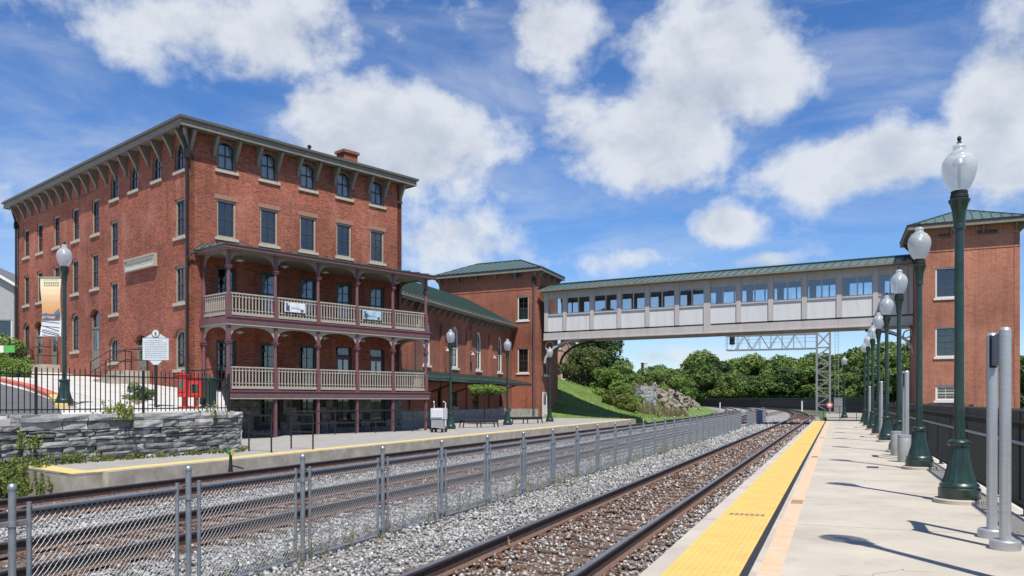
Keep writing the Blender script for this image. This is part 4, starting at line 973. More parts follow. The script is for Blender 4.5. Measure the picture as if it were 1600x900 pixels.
def post(x, y, z0, z1, style):
    mb = MB(); w = .075
    if style == 0: mb.box(x-.06, x+.06, y-.06, y+.06, z0, z1)
    else:
        mb.box(x-w-.015, x+w+.015, y-w-.015, y+w+.015, z0, z0+.95); mb.lathe([(.078,z0+.95),(.07,z1-.75)], 12, (x,y,0)); mb.box(x-w, x+w, y-w, y+w, z1-.62, z1)
        for (zz, q) in ((z1-.75, .03), (z1-.68, .045)): mb.box(x-w-q, x+w+q, y-w-q, y+w+q, zz, zz+.045)
    mb.build('porch_post', M_MAROON, hotel)
for x in PX:
    post(x, PY, -.17, D1-.345, 0); post(x, PY, D1+.005, D2-.345, 1); post(x, PY, D2+.005, RE, 1)
for x in (XL, XR):
    post(x, -.14, D1+.005, D2-.345, 1); post(x, -.14, D2+.005, RE, 1)
def spandrel(L, z1, m, loc, rz):
    n = 14; mb = MB(); h = .42; pts = []
    for i in range(n+1):
        x = .08+(L-.16)*i/n; q = abs(2*i/n-1); pts.append((x, z1-.05-h*(1-math.sqrt(max(0, 1-q**2.6)))))
    for (p, q) in zip(pts, pts[1:]):
        mb.add([(p[0],-.025,p[1]),(q[0],-.025,q[1]),(q[0],-.025,z1),(p[0],-.025,z1),(p[0],.025,p[1]),(q[0],.025,q[1]),(q[0],.025,z1),(p[0],.025,z1)], [(0,1,2,3),(7,6,5,4),(0,4,5,1)])
    return mb.build('porch_arch', m, hotel, loc, rz)
for (zt, m) in ((D2-.34, M_CREAM), (RE, M_TRIM)):  # upper arches get the darker taupe, putting the porch roof's shadow into their colour
    for i in range(5): spandrel(st, zt, m, (PX[i], PY, 0), 0)
    for x in (XL, XR): spandrel(PD-.14, zt, m, (x, PY, 0), math.pi/2)
bal = MB(); bal.box(-.021, .021, -.021, .021, .17, .93); bal = bal.mesh('baluster', M_CREAM)
def railing(L, z, loc, rz):
    mb = MB(); mb.box(.09, L-.09, -.04, .04, .93, .985); mb.box(.09, L-.09, -.03, .03, .80, .835)
    mb.box(.09, L-.09, -.03, .03, .27, .30); mb.box(.09, L-.09, -.035, .035, .05, .17)
    r = mb.build('porch_railing', M_CREAM, hotel, (*loc, z), rz); n = int((L-.2)/.148)
    for i in range(n): link('baluster', bal, r, (.1+(L-.2)*(i+.5)/n, 0, 0))
for z in (D1, D2):
    for i in range(5): railing(st, z+.04, (PX[i], PY), 0)
    railing(PD-.14, z+.04, (XR, PY), math.pi/2)
    if z == D2: railing(PD-.14, z+.04, (XL, PY), math.pi/2)
# porch roof
mb = MB(); mb.box(XL-.38, XR+.38, PY-.42, PY-.36, RE+.02, RE+.17); mb.box(XL-.38, XL-.32, PY-.359, -.03, RE+.02, RE+.17); mb.box(XR+.32, XR+.38, PY-.359, -.03, RE+.02, RE+.17); mb.build('porch_fascia', M_MAROON, hotel)
mb = MB(); mb.box(XL-.319, XR+.319, PY-.359, -.03, RE+.005, RE+.05); mb.build('porch_roof_ceiling', M_TRIM, hotel)
seam_roof(hotel, [(XL-.42, PY-.46, RE+.19), (XR+.42, PY-.46, RE+.19), (XR-.1, -.03, RE+.55), (XL+.1, -.03, RE+.55)], .62)
seam_roof(hotel, [(XL-.42, -.03, RE+.19), (XL-.42, PY-.46, RE+.19), (XL+.1, -.03, RE+.55)], .62)
seam_roof(hotel, [(XR+.42, PY-.46, RE+.19), (XR+.42, -.03, RE+.19), (XR-.1, -.03, RE+.55)], .62)
mb = MB(); mb.tube([(XL-.36, -.2, RE+.1), (XL-.6, -.15, RE+.02), (-.1, -.1, RE-.25)], .045, 8); mb.build('porch_drain', M_BLACK, hotel, smooth=50)
def hpt(x, y, z): return (HC[0]+e1[0]*x+e2[0]*y, HC[1]+e1[1]*x+e2[1]*y, z)
for lv, (zc, nm) in enumerate(((D2-.35, 'lower'), (RE, 'upper'))):
    for i in range(5):
        r = thing('ceiling_lamp', 'white dish lamp hanging under the %s porch ceiling' % nm, 'lamp', hpt(PX[i]+st*.5, PY*.55, zc), 0, 'lamps under the %s porch ceiling' % nm)
        mb = MB(); mb.lathe([(.012,-.16),(.012,.1)], 8); mb.build('stem', M_BLACK, r)
        mb = MB(); mb.lathe([(.17,-.2),(.18,-.19),(.06,-.15),(.05,-.12)], 18); mb.build('shade', M_WHITEM, r, smooth=40)
        mb = MB(); mb.lathe([(.02,-.27),(.05,-.245),(.055,-.21),(.03,-.195)], 12); mb.build('bulb', M_GLOBE, r, smooth=60)
for i, (bay, x0, x1, c1, lab) in enumerate(((1, .42, 1.48, (.55, .6, .66), 'white cloth banner with a dark picture panel tied to the upper porch railing'), (3, .32, 1.42, (.3, .5, .72), 'blue and white cloth banner tied to the upper porch railing'))):
    r = thing('railing_banner', lab, 'banner', hpt(PX[bay], PY-.075, D2), HRZ)
    mb = MB(); n = 12
    for k in range(n):
        xa, xb = x0+(x1-x0)*k/n, x0+(x1-x0)*(k+1)/n; ya, yb = -.01*math.sin(k*1.3), -.01*math.sin((k+1)*1.3)
        mb.add([(xa,ya,.42),(xb,yb,.42),(xb,yb,.84),(xa,ya,.84),(xa,ya+.01,.42),(xb,yb+.01,.42),(xb,yb+.01,.84),(xa,ya+.01,.84)], [(0,1,2,3),(7,6,5,4),(3,2,6,7),(0,4,5,1)])
    mb.build('cloth', mat('white_banner_cloth', (.72, .76, .78), .8, var=.04) if i == 0 else mat('pale_blue_banner_cloth', (.42, .60, .74), .8, var=.2, scale=3, dirt=((.7, .74, .76), 3, .52)), r)
    mb = MB(); mb.box(x0+.05, x0+.24, -.022, -.018, .48, .70); mb.box(x0+.03, x0+.16, -.022, -.018, .74, .79); mb.box(x1-.26, x1-.1, -.022, -.018, .47, .56)
    if i: mb.box(x0+.06, x0+.34, -.022, -.018, .6, .64)
    mb.build('printed_picture', mat('dark_blue_print', (.07, .11, .17), .8, var=.3, scale=12), r)
    mb = MB(); 
    for k in range(8): mb.box(x0+.33+.06*k, x0+.375+.06*k, -.023, -.018, .60+.004*(k % 2), .635)
    mb.build('lettering', mat('mauve_print', (.42, .33, .45), .8, var=.1), r)
# ------------------------------------------------------------------ station wing, stair towers, footbridge
def v2(a): return Vector((a[0], a[1]))
sbr = MB(); sbr.yz([(0,0),(-.42,0),(-.42,-.1),(-.12,-.42),(0,-.5)], -.05, .05); sbr = sbr.mesh('bracket', M_TRIM)
def tower(label, P1, P2, P3, ze, wins, right_wins, mbrick, inset, louvres):
    a = (v2(P1)-v2(P2)).normalized(); b = (v2(P3)-v2(P2)).normalized(); P4 = v2(P1)+v2(P3)-v2(P2)
    Q = [v2(P1)-a*inset+b*inset, v2(P2)+a*inset+b*inset, v2(P3)+a*inset-b*inset, P4-a*inset-b*inset]      # front-left, front-right, back-right, back-left
    O = Q[1]; r = thing('stair_tower', label, 'tower', (O.x, O.y, 0), 0); q = [p-O for p in Q]; E = [v2(p)-O for p in (P1, P2, P3)]+[P4-O]
    fo = []
    for (pa, pb, yt, yb) in wins:
        ua, za = zat(pa, yb, Q[0], Q[1]); ub, _ = zat(pb, yb, Q[0], Q[1]); zt = zat((pa+pb)/2, yt, Q[0], Q[1])[1]; fo.append(((ua+ub)/2, za, abs(ub-ua), zt-za, 0))
    ro = []
    for (pc, w, yt, yb) in right_wins:
        ua, za = zat(pc, yb, Q[1], Q[2]); ro.append((ua, za, w, zat(pc, yt, Q[1], Q[2])[1]-za, 0))
    wall(r, q[0], q[1], -.3, ze-.05, fo, mbrick); wall(r, q[1], q[2], -.3, ze-.05, ro, mbrick)
    wall(r, q[2], q[3], -.3, ze-.05, [], mbrick); wall(r, q[3], q[0], -.3, ze-.05, [], mbrick)
    for o in fo: window(r, q[0], q[1], o[0], o[1], o[2], o[3], 0, cols=2, rows=2, case=M_WHITE, sill=M_WHITE, sash=M_WHITE if o[3] < 1 else M_SASH)
    for o in ro: window(r, q[1], q[2], o[0], o[1], o[2], o[3], 0, cols=1, rows=1, case=M_WHITE, sill=M_WHITE)
    for (i, j) in ((0, 1), (1, 2), (3, 0)):
        p0, p1 = q[i], q[j]; L = (p1-p0).length; rz = math.atan2(p1.y-p0.y, p1.x-p0.x); n = max(2, int(L/1.75))
        for k in range(n+1):
            x = .2+(L-.4)*k/n; link('bracket', sbr, r, (p0.x+math.cos(rz)*x, p0.y+math.sin(rz)*x, ze-.06), rz)
        mb = MB(); mb.box(0, L, -.03, 0, ze-1.5, ze-1.42); mb.box(0, L, -.045, 0, ze-.62, ze-.52); mb.build('brick_band', mbrick, r, (p0.x, p0.y, 0), rz)
    for (pa, pb, yt, yb) in louvres:
        ua, za = zat(pa, yb, Q[0], Q[1]); ub, _ = zat(pb, yb, Q[0], Q[1]); zt = zat((pa+pb)/2, yt, Q[0], Q[1])[1]; rz = math.atan2((q[1]-q[0]).y, (q[1]-q[0]).x)
        mb = MB(); mb.box(ua, ub, -.03, .02, za, zt); lv = mb.build('louvre', M_TRIM, r, (q[0].x, q[0].y, 0), rz)
        for k in range(4):
            m = MB(); zz = za+(zt-za)*(k+.5)/4; m.box(ua+.05, ub-.05, -.045, -.031, zz-.03, zz+.02); m.build('slat', M_DARKMETAL, lv)
    mb = MB(); mb.prism([(p.x, p.y) for p in E][::-1], ze-.05, ze); mb.build('soffit', M_TRIM, r)
    mb = MB()
    for i in range(4): mb.bar((E[i].x, E[i].y, ze+.06), (E[(i+1)%4].x, E[(i+1)%4].y, ze+.06), .07, .26)
    mb.build('fascia', M_TRIM, r)
    mb = MB()
    for i in range(4): mb.bar((E[i].x, E[i].y, ze+.22), (E[(i+1)%4].x, E[(i+1)%4].y, ze+.22), .16, .09)
    mb.build('gutter', M_DARKMETAL, r)
    LF = (E[1]-E[0]).length; LS_ = (E[2]-E[1]).length; hd = min(LF, LS_)/2; rise = hd*.42; z0 = ze+.2
    cF = (E[1]-E[0]).normalized(); cS = (E[2]-E[1]).normalized()
    m0 = (E[0]+E[3])/2+cF*(hd if LF > LS_ else LF/2); m1 = (E[1]+E[2])/2-cF*(hd if LF > LS_ else LF/2)
    if LF <= LS_: m0 = m1 = (E[0]+E[2])/2
    t3 = lambda p, z: (p.x, p.y, z)
    R0, R1 = t3(m0, z0+rise), t3(m1, z0+rise); e = [t3(p, z0) for p in E]
    same = (m0-m1).length < .05
    for f in (([e[0], e[1], R1] if same else [e[0], e[1], R1, R0]), [e[1], e[2], R1], ([e[2], e[3], R0] if same else [e[2], e[3], R0, R1]), [e[3], e[0], R0]): seam_roof(r, f, .5, guards=True)
    mb = MB()
    for (p, k) in ((e[0], R0), (e[1], R1), (e[2], R1), (e[3], R0)): mb.bar(Vector(p)+Vector((0,0,.04)), Vector(k)+Vector((0,0,.04)), .12, .05)
    if not same: mb.bar(Vector(R0)+Vector((0,0,.04)), Vector(R1)+Vector((0,0,.04)), .14, .06)
    mb.build('ridge_cap', M_SEAM, r)
    return r, Q, O
EV = 12.45; Et = EV-CAMZ
def eave_pt(px, py): d = F*Et/(HZ-py); return (ray(px)*d, d)
tw, TQ, TO = tower('square brick stair tower with a long green hipped roof beside the station wing', eave_pt(675, 435.5), eave_pt(846, 421), eave_pt(882, 437.5), EV,
      [(808.5, 826, 463, 501), (808.5, 826, 544, 583)], [(853, .9, 557, 586)], M_BR_NEW, .5, [(800, 818, 428, 434)])
q0, q1 = TQ[0]-TO, TQ[1]-TO; rzf = math.atan2((q1-q0).y, (q1-q0).x)
u, _ = zat(834.5, 500, TQ[0], TQ[1]); mb = MB(); mb.tube([(u,-.3,EV),(u,-.09,EV-.5),(u,-.09,.3)], .07, 8); mb.build('downpipe', mat('grey_downpipe', (.13, .13, .14), .5, metal=.3), tw, (q0.x, q0.y, 0), rzf, smooth=50)
mb = MB(); mb.box(u-.14, u+.14, -.2, -.02, EV-1.0, EV-.5); mb.build('rain_head', M_BLACK, tw, (q0.x, q0.y, 0), rzf)
mb = MB(); L = (q1-q0).length; mb.box(0, L+.02, -.03, .0, -.3, .75); mb.build('stone_base', M_STONE2, tw, (q0.x, q0.y, 0), rzf)
q2 = TQ[2]-TO; rzr = math.atan2((q2-q1).y, (q2-q1).x)
door(tw, q1, q2, 1.6, .05, 1.0, 2.1, M_WHITE, M_WHITE, rec=-.05)
c0 = Vector(eave_pt(1419, 358)); bdir = Vector((.372, .928)); cdir = Vector((.902, -.431))
rw, RQ, RO = tower('square brick stair tower with a low green pyramid roof behind the black picket fence', c0, c0+cdir*6.75, c0+cdir*6.75+bdir*6.4, EV, [(1461.5, 1494, 418, 466), (1461.5, 1494, 511, 558), (1461.5, 1494, 602, 626)], [], M_BR_TOWER, .55, [(1464, 1488, 365.5, 372.5), (1525, 1560, 359, 367)])
# ---- bridge
BA, BB = (2.75, 68.35), (26.95, 54.0)
BL = math.hypot(BB[0]-BA[0], BB[1]-BA[1]); BRZ = math.atan2(BB[1]-BA[1], BB[0]-BA[0]); DP = 3.0
br = thing('footbridge', 'covered footbridge with grey panels, windows and green metal roof over the tracks', 'bridge', (BA[0], BA[1], 0), BRZ)
ub = [on_line(BA, BB, p) for p in (883.7, 926, 968.7, 1012.5, 1058.7, 1105.7, 1155, 1205, 1257.5, 1311.7, 1368.7, 1414)]
edges = [.25]+ub
Z = dict(b0=6.62, b1=7.16, g1=7.28, p1=8.62, w0=8.72, w1=10.02, h1=10.62)
for y, sg in ((0, -1), (DP, 1)):
    lo, hi = (y-.12, y) if sg < 0 else (y, y+.12)
    mb = MB(); mb.box(0, BL, lo, hi, Z['b0'], Z['b1']); mb.build('girder', M_BRFRAME, br)
    mb = MB(); mb.box(0, BL, min(lo, lo-.09*(sg < 0)), hi+.09*(sg > 0), Z['b0']-.07, Z['b0']-.002); mb.build('girder_flange', M_BRFRAME, br)
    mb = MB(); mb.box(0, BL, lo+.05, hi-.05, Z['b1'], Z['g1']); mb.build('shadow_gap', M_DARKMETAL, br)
    mb = MB(); mb.box(0, BL, lo+.02, hi-.02, Z['w1']+.08, Z['h1']); mb.build('header', M_BRFRAME, br)
    for i, x in enumerate(edges):
        big = .26 if i == 6 else .17
        mb = MB(); mb.box(x-big, x+big, lo-.05*(sg < 0), hi+.05*(sg > 0), (Z['b0'] if i == 6 else Z['g1']), Z['h1']-.01); mb.build('column', M_BRFRAME, br)
        if i != 6:
            mb = MB(); mb.box(x-.03, x+.03, lo-.02*(sg < 0), hi+.02*(sg > 0), Z['b0'], Z['b1']-.005); mb.build('stiffener', M_BRFRAME, br)
    for x0, x1 in zip(edges, edges[1:]+[BL]):
        a, b = x0+.18, x1-.18
        if x1 == BL: b = BL
        if b-a < .2: continue
        last = x1 == BL
        mb = MB(); mb.box(a, b, lo+.045, hi-.045, Z['g1'], Z['p1'] if not last else Z['h1']-.02); pn = mb.build('wall_panel', M_PANEL if not last else M_BRFRAME, br)
        if sg < 0 and not last:
            m = MB(); n = int((b-a)/.2)
            for k in range(1, n): m.box(a+(b-a)*k/n-.006, a+(b-a)*k/n+.006, lo+.038, lo+.0445, Z['g1']+.1, Z['p1']-.1)
            stuff(m.build('panel_ribs', M_PANEL, pn))
        if last: continue
        mb = MB(); mb.box(a, b, lo-.03*(sg < 0), hi+.03*(sg > 0), Z['p1']+.002, Z['w0']); mb.build('window_ledge', M_BRFRAME, br)
        mb = MB(); yy = (lo+hi)/2; c = (a+b)/2
        for (p, q, s_, t_) in ((a, a+.07, Z['w0'], Z['w1']+.08), (b-.07, b, Z['w0'], Z['w1']+.08), (c-.045, c+.045, Z['w0'], Z['w1']), (a+.07, b-.07, Z['w0']+.002, Z['w0']+.06), (a+.07, b-.07, Z['w1'], Z['w1']+.078)): mb.box(p, q, yy-.04, yy+.04, s_, t_)
        wn = mb.build('window', M_BRFRAME, br)
        for (p, q) in ((a+.07, c-.045), (c+.045, b-.07)):
            g = MB(); g.add([(p,yy,Z['w0']+.06),(q,yy,Z['w0']+.06),(q,yy,Z['w1']),(p,yy,Z['w1'])], [(0,1,2,3)]); g.build('pane', M_GLASSC, wn)
mb = MB(); mb.box(0, BL, .002, DP-.002, Z['b1']-.1, Z['b1']+.1); mb.build('floor_deck', M_GALV, br)
mb = MB(); mb.box(0, BL, .03, DP-.03, Z['h1']-.1, Z['h1']-.04); mb.build('ceiling', M_BRFRAME, br)
ZE = Z['h1']+.05; OVB = .74
mb = MB(); mb.box(-.1, BL, -.12-OVB, -.12-OVB+.1, ZE-.06, ZE+.08); mb.box(-.1, BL, DP+OVB+.02, DP+OVB+.12, ZE-.06, ZE+.08); mb.build('gutter', M_TRIM, br)
mb = MB(); mb.box(-.1, BL, -.12-OVB+.1, DP+OVB+.02, ZE-.045, ZE-.01); mb.build('soffit', M_TRIM, br)
seam_roof(br, [(-.1,-.86,ZE+.06),(BL,-.86,ZE+.06),(BL,DP/2,ZE+.78),(-.1,DP/2,ZE+.78)], .56, guards=True)
seam_roof(br, [(BL,DP+.86,ZE+.06),(-.1,DP+.86,ZE+.06),(-.1,DP/2,ZE+.78),(BL,DP/2,ZE+.78)], .56)
mb = MB(); mb.bar((-.1,DP/2,ZE+.83), (BL,DP/2,ZE+.83), .3, .07); mb.build('ridge_cap', M_SEAM, br)
for y in (.05, DP-.05):
    for (x0, sgn) in ((0.02, 1), (BL-.02, -1)):
        mb = MB(); pts = []
        for k in range(9):
            a = math.pi/2*k/8; pts.append((x0+sgn*(3.3*(1-math.cos(a))), y, Z['b0']-.1-1.9*(1-math.sin(a))))
        for p, q in zip(pts, pts[1:]): mb.bar(p, q, .14, .16)
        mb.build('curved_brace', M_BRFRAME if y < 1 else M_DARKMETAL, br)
        mb = MB(); rr = .38; c = (x0+sgn*.45, y, Z['b0']-.55); ring = [(c[0]+rr*math.cos(2*math.pi*k/16), y, c[2]+rr*math.sin(2*math.pi*k/16)) for k in range(17)]; mb.tube(ring, .045, 6); mb.build('brace_ring', M_BRFRAME, br, smooth=60)
# ---- wing
WD = Vector((6.89, 21.1)).normalized(); WN = Vector((-WD.y, WD.x)); E0 = Vector((-6.56, 47.6)); ZW = 7.72
wing_A = E0+WN*.55-WD*2.6; tA = TQ[0]; tB = TQ[1]
def isect(p, d, a, b):
    e = b-a; den = d.x*e.y-d.y*e.x; t = ((a.x-p.x)*e.y-(a.y-p.y)*e.x)/den; return p+d*t
wing_B = isect(wing_A, WD, tA, tB)-WD*.02; WL = (wing_B-wing_A).length; WRZ = math.atan2(WD.y, WD.x)
wg = thing('station_wing', 'two-storey brick station wing with tall arched windows, green roof and platform canopy', 'building', (wing_A.x, wing_A.y, 0), WRZ)
WAx, WBx = (0, 0), (WL, 0); ops = []
for pc in (667, 711.5, 748, 781):
    u, _ = zat(pc, 560, wing_A, wing_B); ops.append((u, zat(711.5, 575, wing_A, wing_B)[1], 1.15, 2.95, .575))
lows = []
for (pc, w, z, h, k) in ((688, 1.0, 1.0, 1.2, 'w'), (711, .9, 1.0, 1.1, 'w'), (743, 1.25, .05, 2.15, 'd'), (782, .8, .9, 1.3, 'w'), (766, .8, .9, 1.3, 'w')): u, _ = zat(pc, 640, wing_A, wing_B); lows.append((u, z, w, h, 0, k))
wall(wg, WAx, WBx, -.3, ZW-.05, ops+[o[:5] for o in lows], M_BR_NEW)
for o in ops: window(wg, WAx, WBx, *o, cols=2, rows=2, case=M_WHITE, sill=M_WHITE, sash=M_WHITE)
for o in lows:
    if o[5] == 'w': window(wg, WAx, WBx, o[0], o[1], o[2], o[3], case=M_SASH, sill=M_STONE2)
    else: door(wg, WAx, WBx, o[0], o[1], o[2], o[3], M_DARKWOOD, M_SASH)
wall(wg, (0, 9), (0, 0), -.3, ZW-.05, [], M_BR_NEW); wall(wg, (WL+1.5, 9), (0, 9), -.3, ZW-.05, [], M_BR_NEW)
mb = MB(); mb.box(.02, WL-.02, -.04, -.002, -.3, .8); mb.build('stone_base', M_STONE2, wg)
cu = [o[0] for o in ops]; mids = [cu[0]-(cu[1]-cu[0])/2]+[(a+b)/2 for a, b in zip(cu, cu[1:])]+[cu[3]+(cu[3]-cu[2])/2]
for x in mids:
    mb = MB(); mb.box(x-.3, x+.3, -.12, -.002, .8, ZW-1.3); mb.box(x-.36, x+.36, -.15, -.003, ZW-1.298, ZW-1.1); pl = mb.build('pilaster', M_BR_NEW, wg)
for x in mids[1:4]:
    mb = MB(); mb.tube([(x,-.1,4.95),(x,-.3,5.1),(x,-.42,5.0)], .025, 6); wl = mb.build('wall_lamp', mat('dusty_pink_lamp_paint', (.5, .27, .25), .6), wg)
    mb = MB(); mb.lathe([(.17,-.16),(.15,-.12),(.05,0),(.03,.03)], 14, (x,-.42,4.98)); mb.build('shade', MATS['dusty_pink_lamp_paint'], wl, smooth=50)
for x in (mids[0]+.5, mids[2]+.42):
    mb = MB(); mb.tube([(x,-.5,ZW-.05),(x,-.14,ZW-.7),(x,-.14,3.3)], .06, 8); mb.build('downpipe', MATS['grey_downpipe'], wg, smooth=50)
n = int(WL/1.05)
for k in range(n): link('bracket', sbr, wg, (.5+1.05*k, -.002, ZW-.06))
mb = MB(); mb.box(-.4, WL-.12, -.55, -.5, ZW-.12, ZW+.12); mb.build('fascia', M_TRIM, wg); mb = MB(); mb.box(-.4, WL-.12, -.5, .3, ZW-.05, ZW-.01); mb.build('soffit', M_TRIM, wg)
mb = MB(); mb.box(-.4, WL-.15, -.67, -.552, ZW+.02, ZW+.13); mb.build('gutter', M_TRIM, wg)
RH = ZW+.15+2.55
# right end of the roof is cut where it meets the skewed tower face
tl = lambda y: ((isect(wing_A+WN*y, WD, tA, tB)-wing_A).dot(WD))-.03
seam_roof(wg, [(-.4,-.6,ZW+.14),(tl(-.6),-.6,ZW+.14),(tl(4.3),4.3,RH),(-.4,4.3,RH)], .5, guards=True)
seam_roof(wg, [(tl(9.2),9.2,ZW+.14),(-.4,9.2,ZW+.14),(-.4,4.3,RH),(tl(4.3),4.3,RH)], 1.0)
# canopy
cy0 = -2.75; zc0, zc1 = 2.78, 3.35
ce = (Vector((2.1, 65.2))-wing_A).dot(WD)
mb = MB(); mb.box(.3, ce, cy0-.05, cy0+.03, zc0-.14, zc0+.02); mb.box(ce-.08, ce, cy0+.032, -.05, zc0-.12, zc0+.03); mb.build('canopy_fascia', M_LAMPGREEN, wg)
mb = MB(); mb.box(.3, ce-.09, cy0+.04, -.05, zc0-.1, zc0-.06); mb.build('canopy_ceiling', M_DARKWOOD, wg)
seam_roof(wg, [(.3,cy0-.08,zc0+.06),(ce+.04,cy0-.08,zc0+.06),(ce+.04,-.05,zc1),(.3,-.05,zc1)], .5, guards=True)
for k in range(5):
    x = 3.2+4.1*k
    mb = MB(); mb.bar((x,-.06,1.9), (x,cy0+.5,zc0-.12), .09); mb.build('canopy_brace', M_LAMPGREEN, wg)
# sign plate on the tower side wall and house on the hill come later

# ------------------------------------------------------------------ street behind the stone wall
def zst(x, y): return 1.15-.05*(x+8)+.05*(y-23.8)
def street(px, py, dz=0):
    k = ray(px); d = (1.15+dz-.4-1.19-1.5)/((HZ-py)/F+.05*k-.05); return (k*d, d, zst(k*d, d)+dz)
_d = (Vector(WALL_R)-Vector(WALL_L)).normalized(); _n = Vector((-_d.y, _d.x))*.4; WRi = tuple(Vector(WALL_R)+_n-_d*.2); WLi = tuple(Vector(WALL_L)+_n)
poly = [WRi, (HC[0]+e1[0]*XL-e2[0]*(PD+.1), HC[1]+e1[1]*XL-e2[1]*(PD+.1)), (HC[0]+e1[0]*1.0, HC[1]+e1[1]*1.0), (HC[0]+e2[0]*HD*.9+e1[0], HC[1]+e2[1]*HD*.9+e1[1]), (-24, 70), (-70, 80), (-75, 14), (-16, 12.8), WLi]
mb = MB(); mb.prism(poly, -.75, [zst(*p)-.004 for p in poly]); struct(mb.build('street', M_WALK))
def patch(name, pxs_, m, dz):
    P = [street(a, b, dz) for a, b in pxs_]; mb = MB(); mb.add(P, [tuple(range(len(P)))]); return struct(mb.build(name, m))
patch('asphalt', [(-260, 650), (97, 650), (96, 642), (84, 626), (45, 611), (0, 599.5), (-260, 560)], M_ASPH, .004)
def kerb(name, pts, m, w, h):
    P = [street(a, b) for a, b in pts]; mb = MB()
    for p, q in zip(P, P[1:]): mb.bar((p[0],p[1],p[2]+h/2-.02), (q[0],q[1],q[2]+h/2-.02), w, h)
    return struct(mb.build(name, m))
kerb('kerb', [(-200, 553), (0, 595), (46, 606), (84, 621)], M_REDP, .35, .14)
kerb('kerb', [(84.5, 621.5), (94, 632), (96, 638)], M_YEL, .3, .13)
patch('painted_ramp', [(60, 607), (118, 627.5), (112, 630), (70, 615)], M_REDP, .006)
patch('planting_bed', [(188, 617.5), (214, 632), (238, 623), (226, 616.5)], M_DIRT, .006)

# stone retaining wall
sw_ = thing('stone_wall', 'grey rough limestone retaining wall with an uneven capping below the iron fence', 'wall', (0,0,0))
mb = MB(); a, b = Vector(WALL_L), Vector(WALL_R); d = (b-a).normalized(); nrm = Vector((-d.y, d.x))
mb.prism([tuple(a+nrm*.06), tuple(b+nrm*.06-d*.02), tuple(b+nrm*.5), tuple(a+nrm*.5)], -.4, .9); mb.build('core', M_MORTAR, sw_)
rs = random.Random(21); WLn = (b-a).length
ustep = on_line(a, b, 30)
stone_course_wall(sw_, a, b, -.12, .78, .32, (.25, .85), (.085, .165), (M_STONE, M_STONE2), rs)
stone_course_wall(sw_, a+d*ustep, b, .78, .98, .35, (.4, 1.0), (.17, .2), (M_STONE, M_STONE2), rs)
stone_course_wall(sw_, a+d*ustep-nrm*.04, b-nrm*.04+d*.03, .98, 1.16, .62, (.8, 1.7), (.18, .18), (M_STONE2, M_STONE2), rs, name='capstone')
stone_course_wall(sw_, a-nrm*.02, a+d*ustep-nrm*.02, .78, .9, .5, (.5, .9), (.12, .12), (M_STONE2, M_STONE), rs, name='capstone')
c = Vector((HC[0]+e1[0]*XL-e2[0]*(PD-.15), HC[1]+e1[1]*XL-e2[1]*(PD-.15)))
stone_course_wall(sw_, b+d*.01, c, -.12, 1.12, .35, (.5, 1.1), (.2, .3), (M_STONE, M_STONE2), rs)

# iron picket fence on the wall
def iron_fence(A, B, label, z_of, hgt, nm='iron_fence', sp=.132):
    A, B = Vector(A), Vector(B); L = (B-A).length; r = thing(nm, label, 'fence', (A.x, A.y, 0), math.atan2(B.y-A.y, B.x-A.x)); dd = (B-A)/L
    pm = MB(); pm.box(-.009, .009, -.009, .009, .06, hgt); pm.add([(-.009,-.009,hgt),(.009,-.009,hgt),(.009,.009,hgt),(-.009,.009,hgt),(0,0,hgt+.05)], [(0,1,4),(1,2,4),(2,3,4),(3,0,4)]); pm = pm.mesh('picket', M_BLACK)
    n = int(L/sp)
    for i in range(n+1):
        x = L*i/n; p = A+dd*x; link('picket', pm, r, (x, 0, z_of(p.x, p.y)))
    for z in (.14, hgt-.14):
        m = MB(); m.bar((0,0,z_of(A.x, A.y)+z), (L,0,z_of(B.x, B.y)+z), .03, .03); m.build('rail', M_BLACK, r)
    k = max(1, int(L/2.3))
    for i in range(k+1):
        x = L*i/k; p = A+dd*x; m = MB(); m.box(x-.025, x+.025, -.025, .025, z_of(p.x, p.y)-.1, z_of(p.x, p.y)+hgt+.03); m.build('post', M_BLACK, r)
    return r
fa = a+d*ustep*.2+nrm*.42; fb = b+nrm*.38-d*.15
iron_fence(fa, fb, 'black iron picket fence standing on the stone retaining wall', lambda x, y: 1.13, 1.12)
iron_fence(fb+d*.05+nrm*.1, c+nrm*.3, 'short black iron fence running back from the stone wall towards the porch', lambda x, y: 1.13, 1.05)

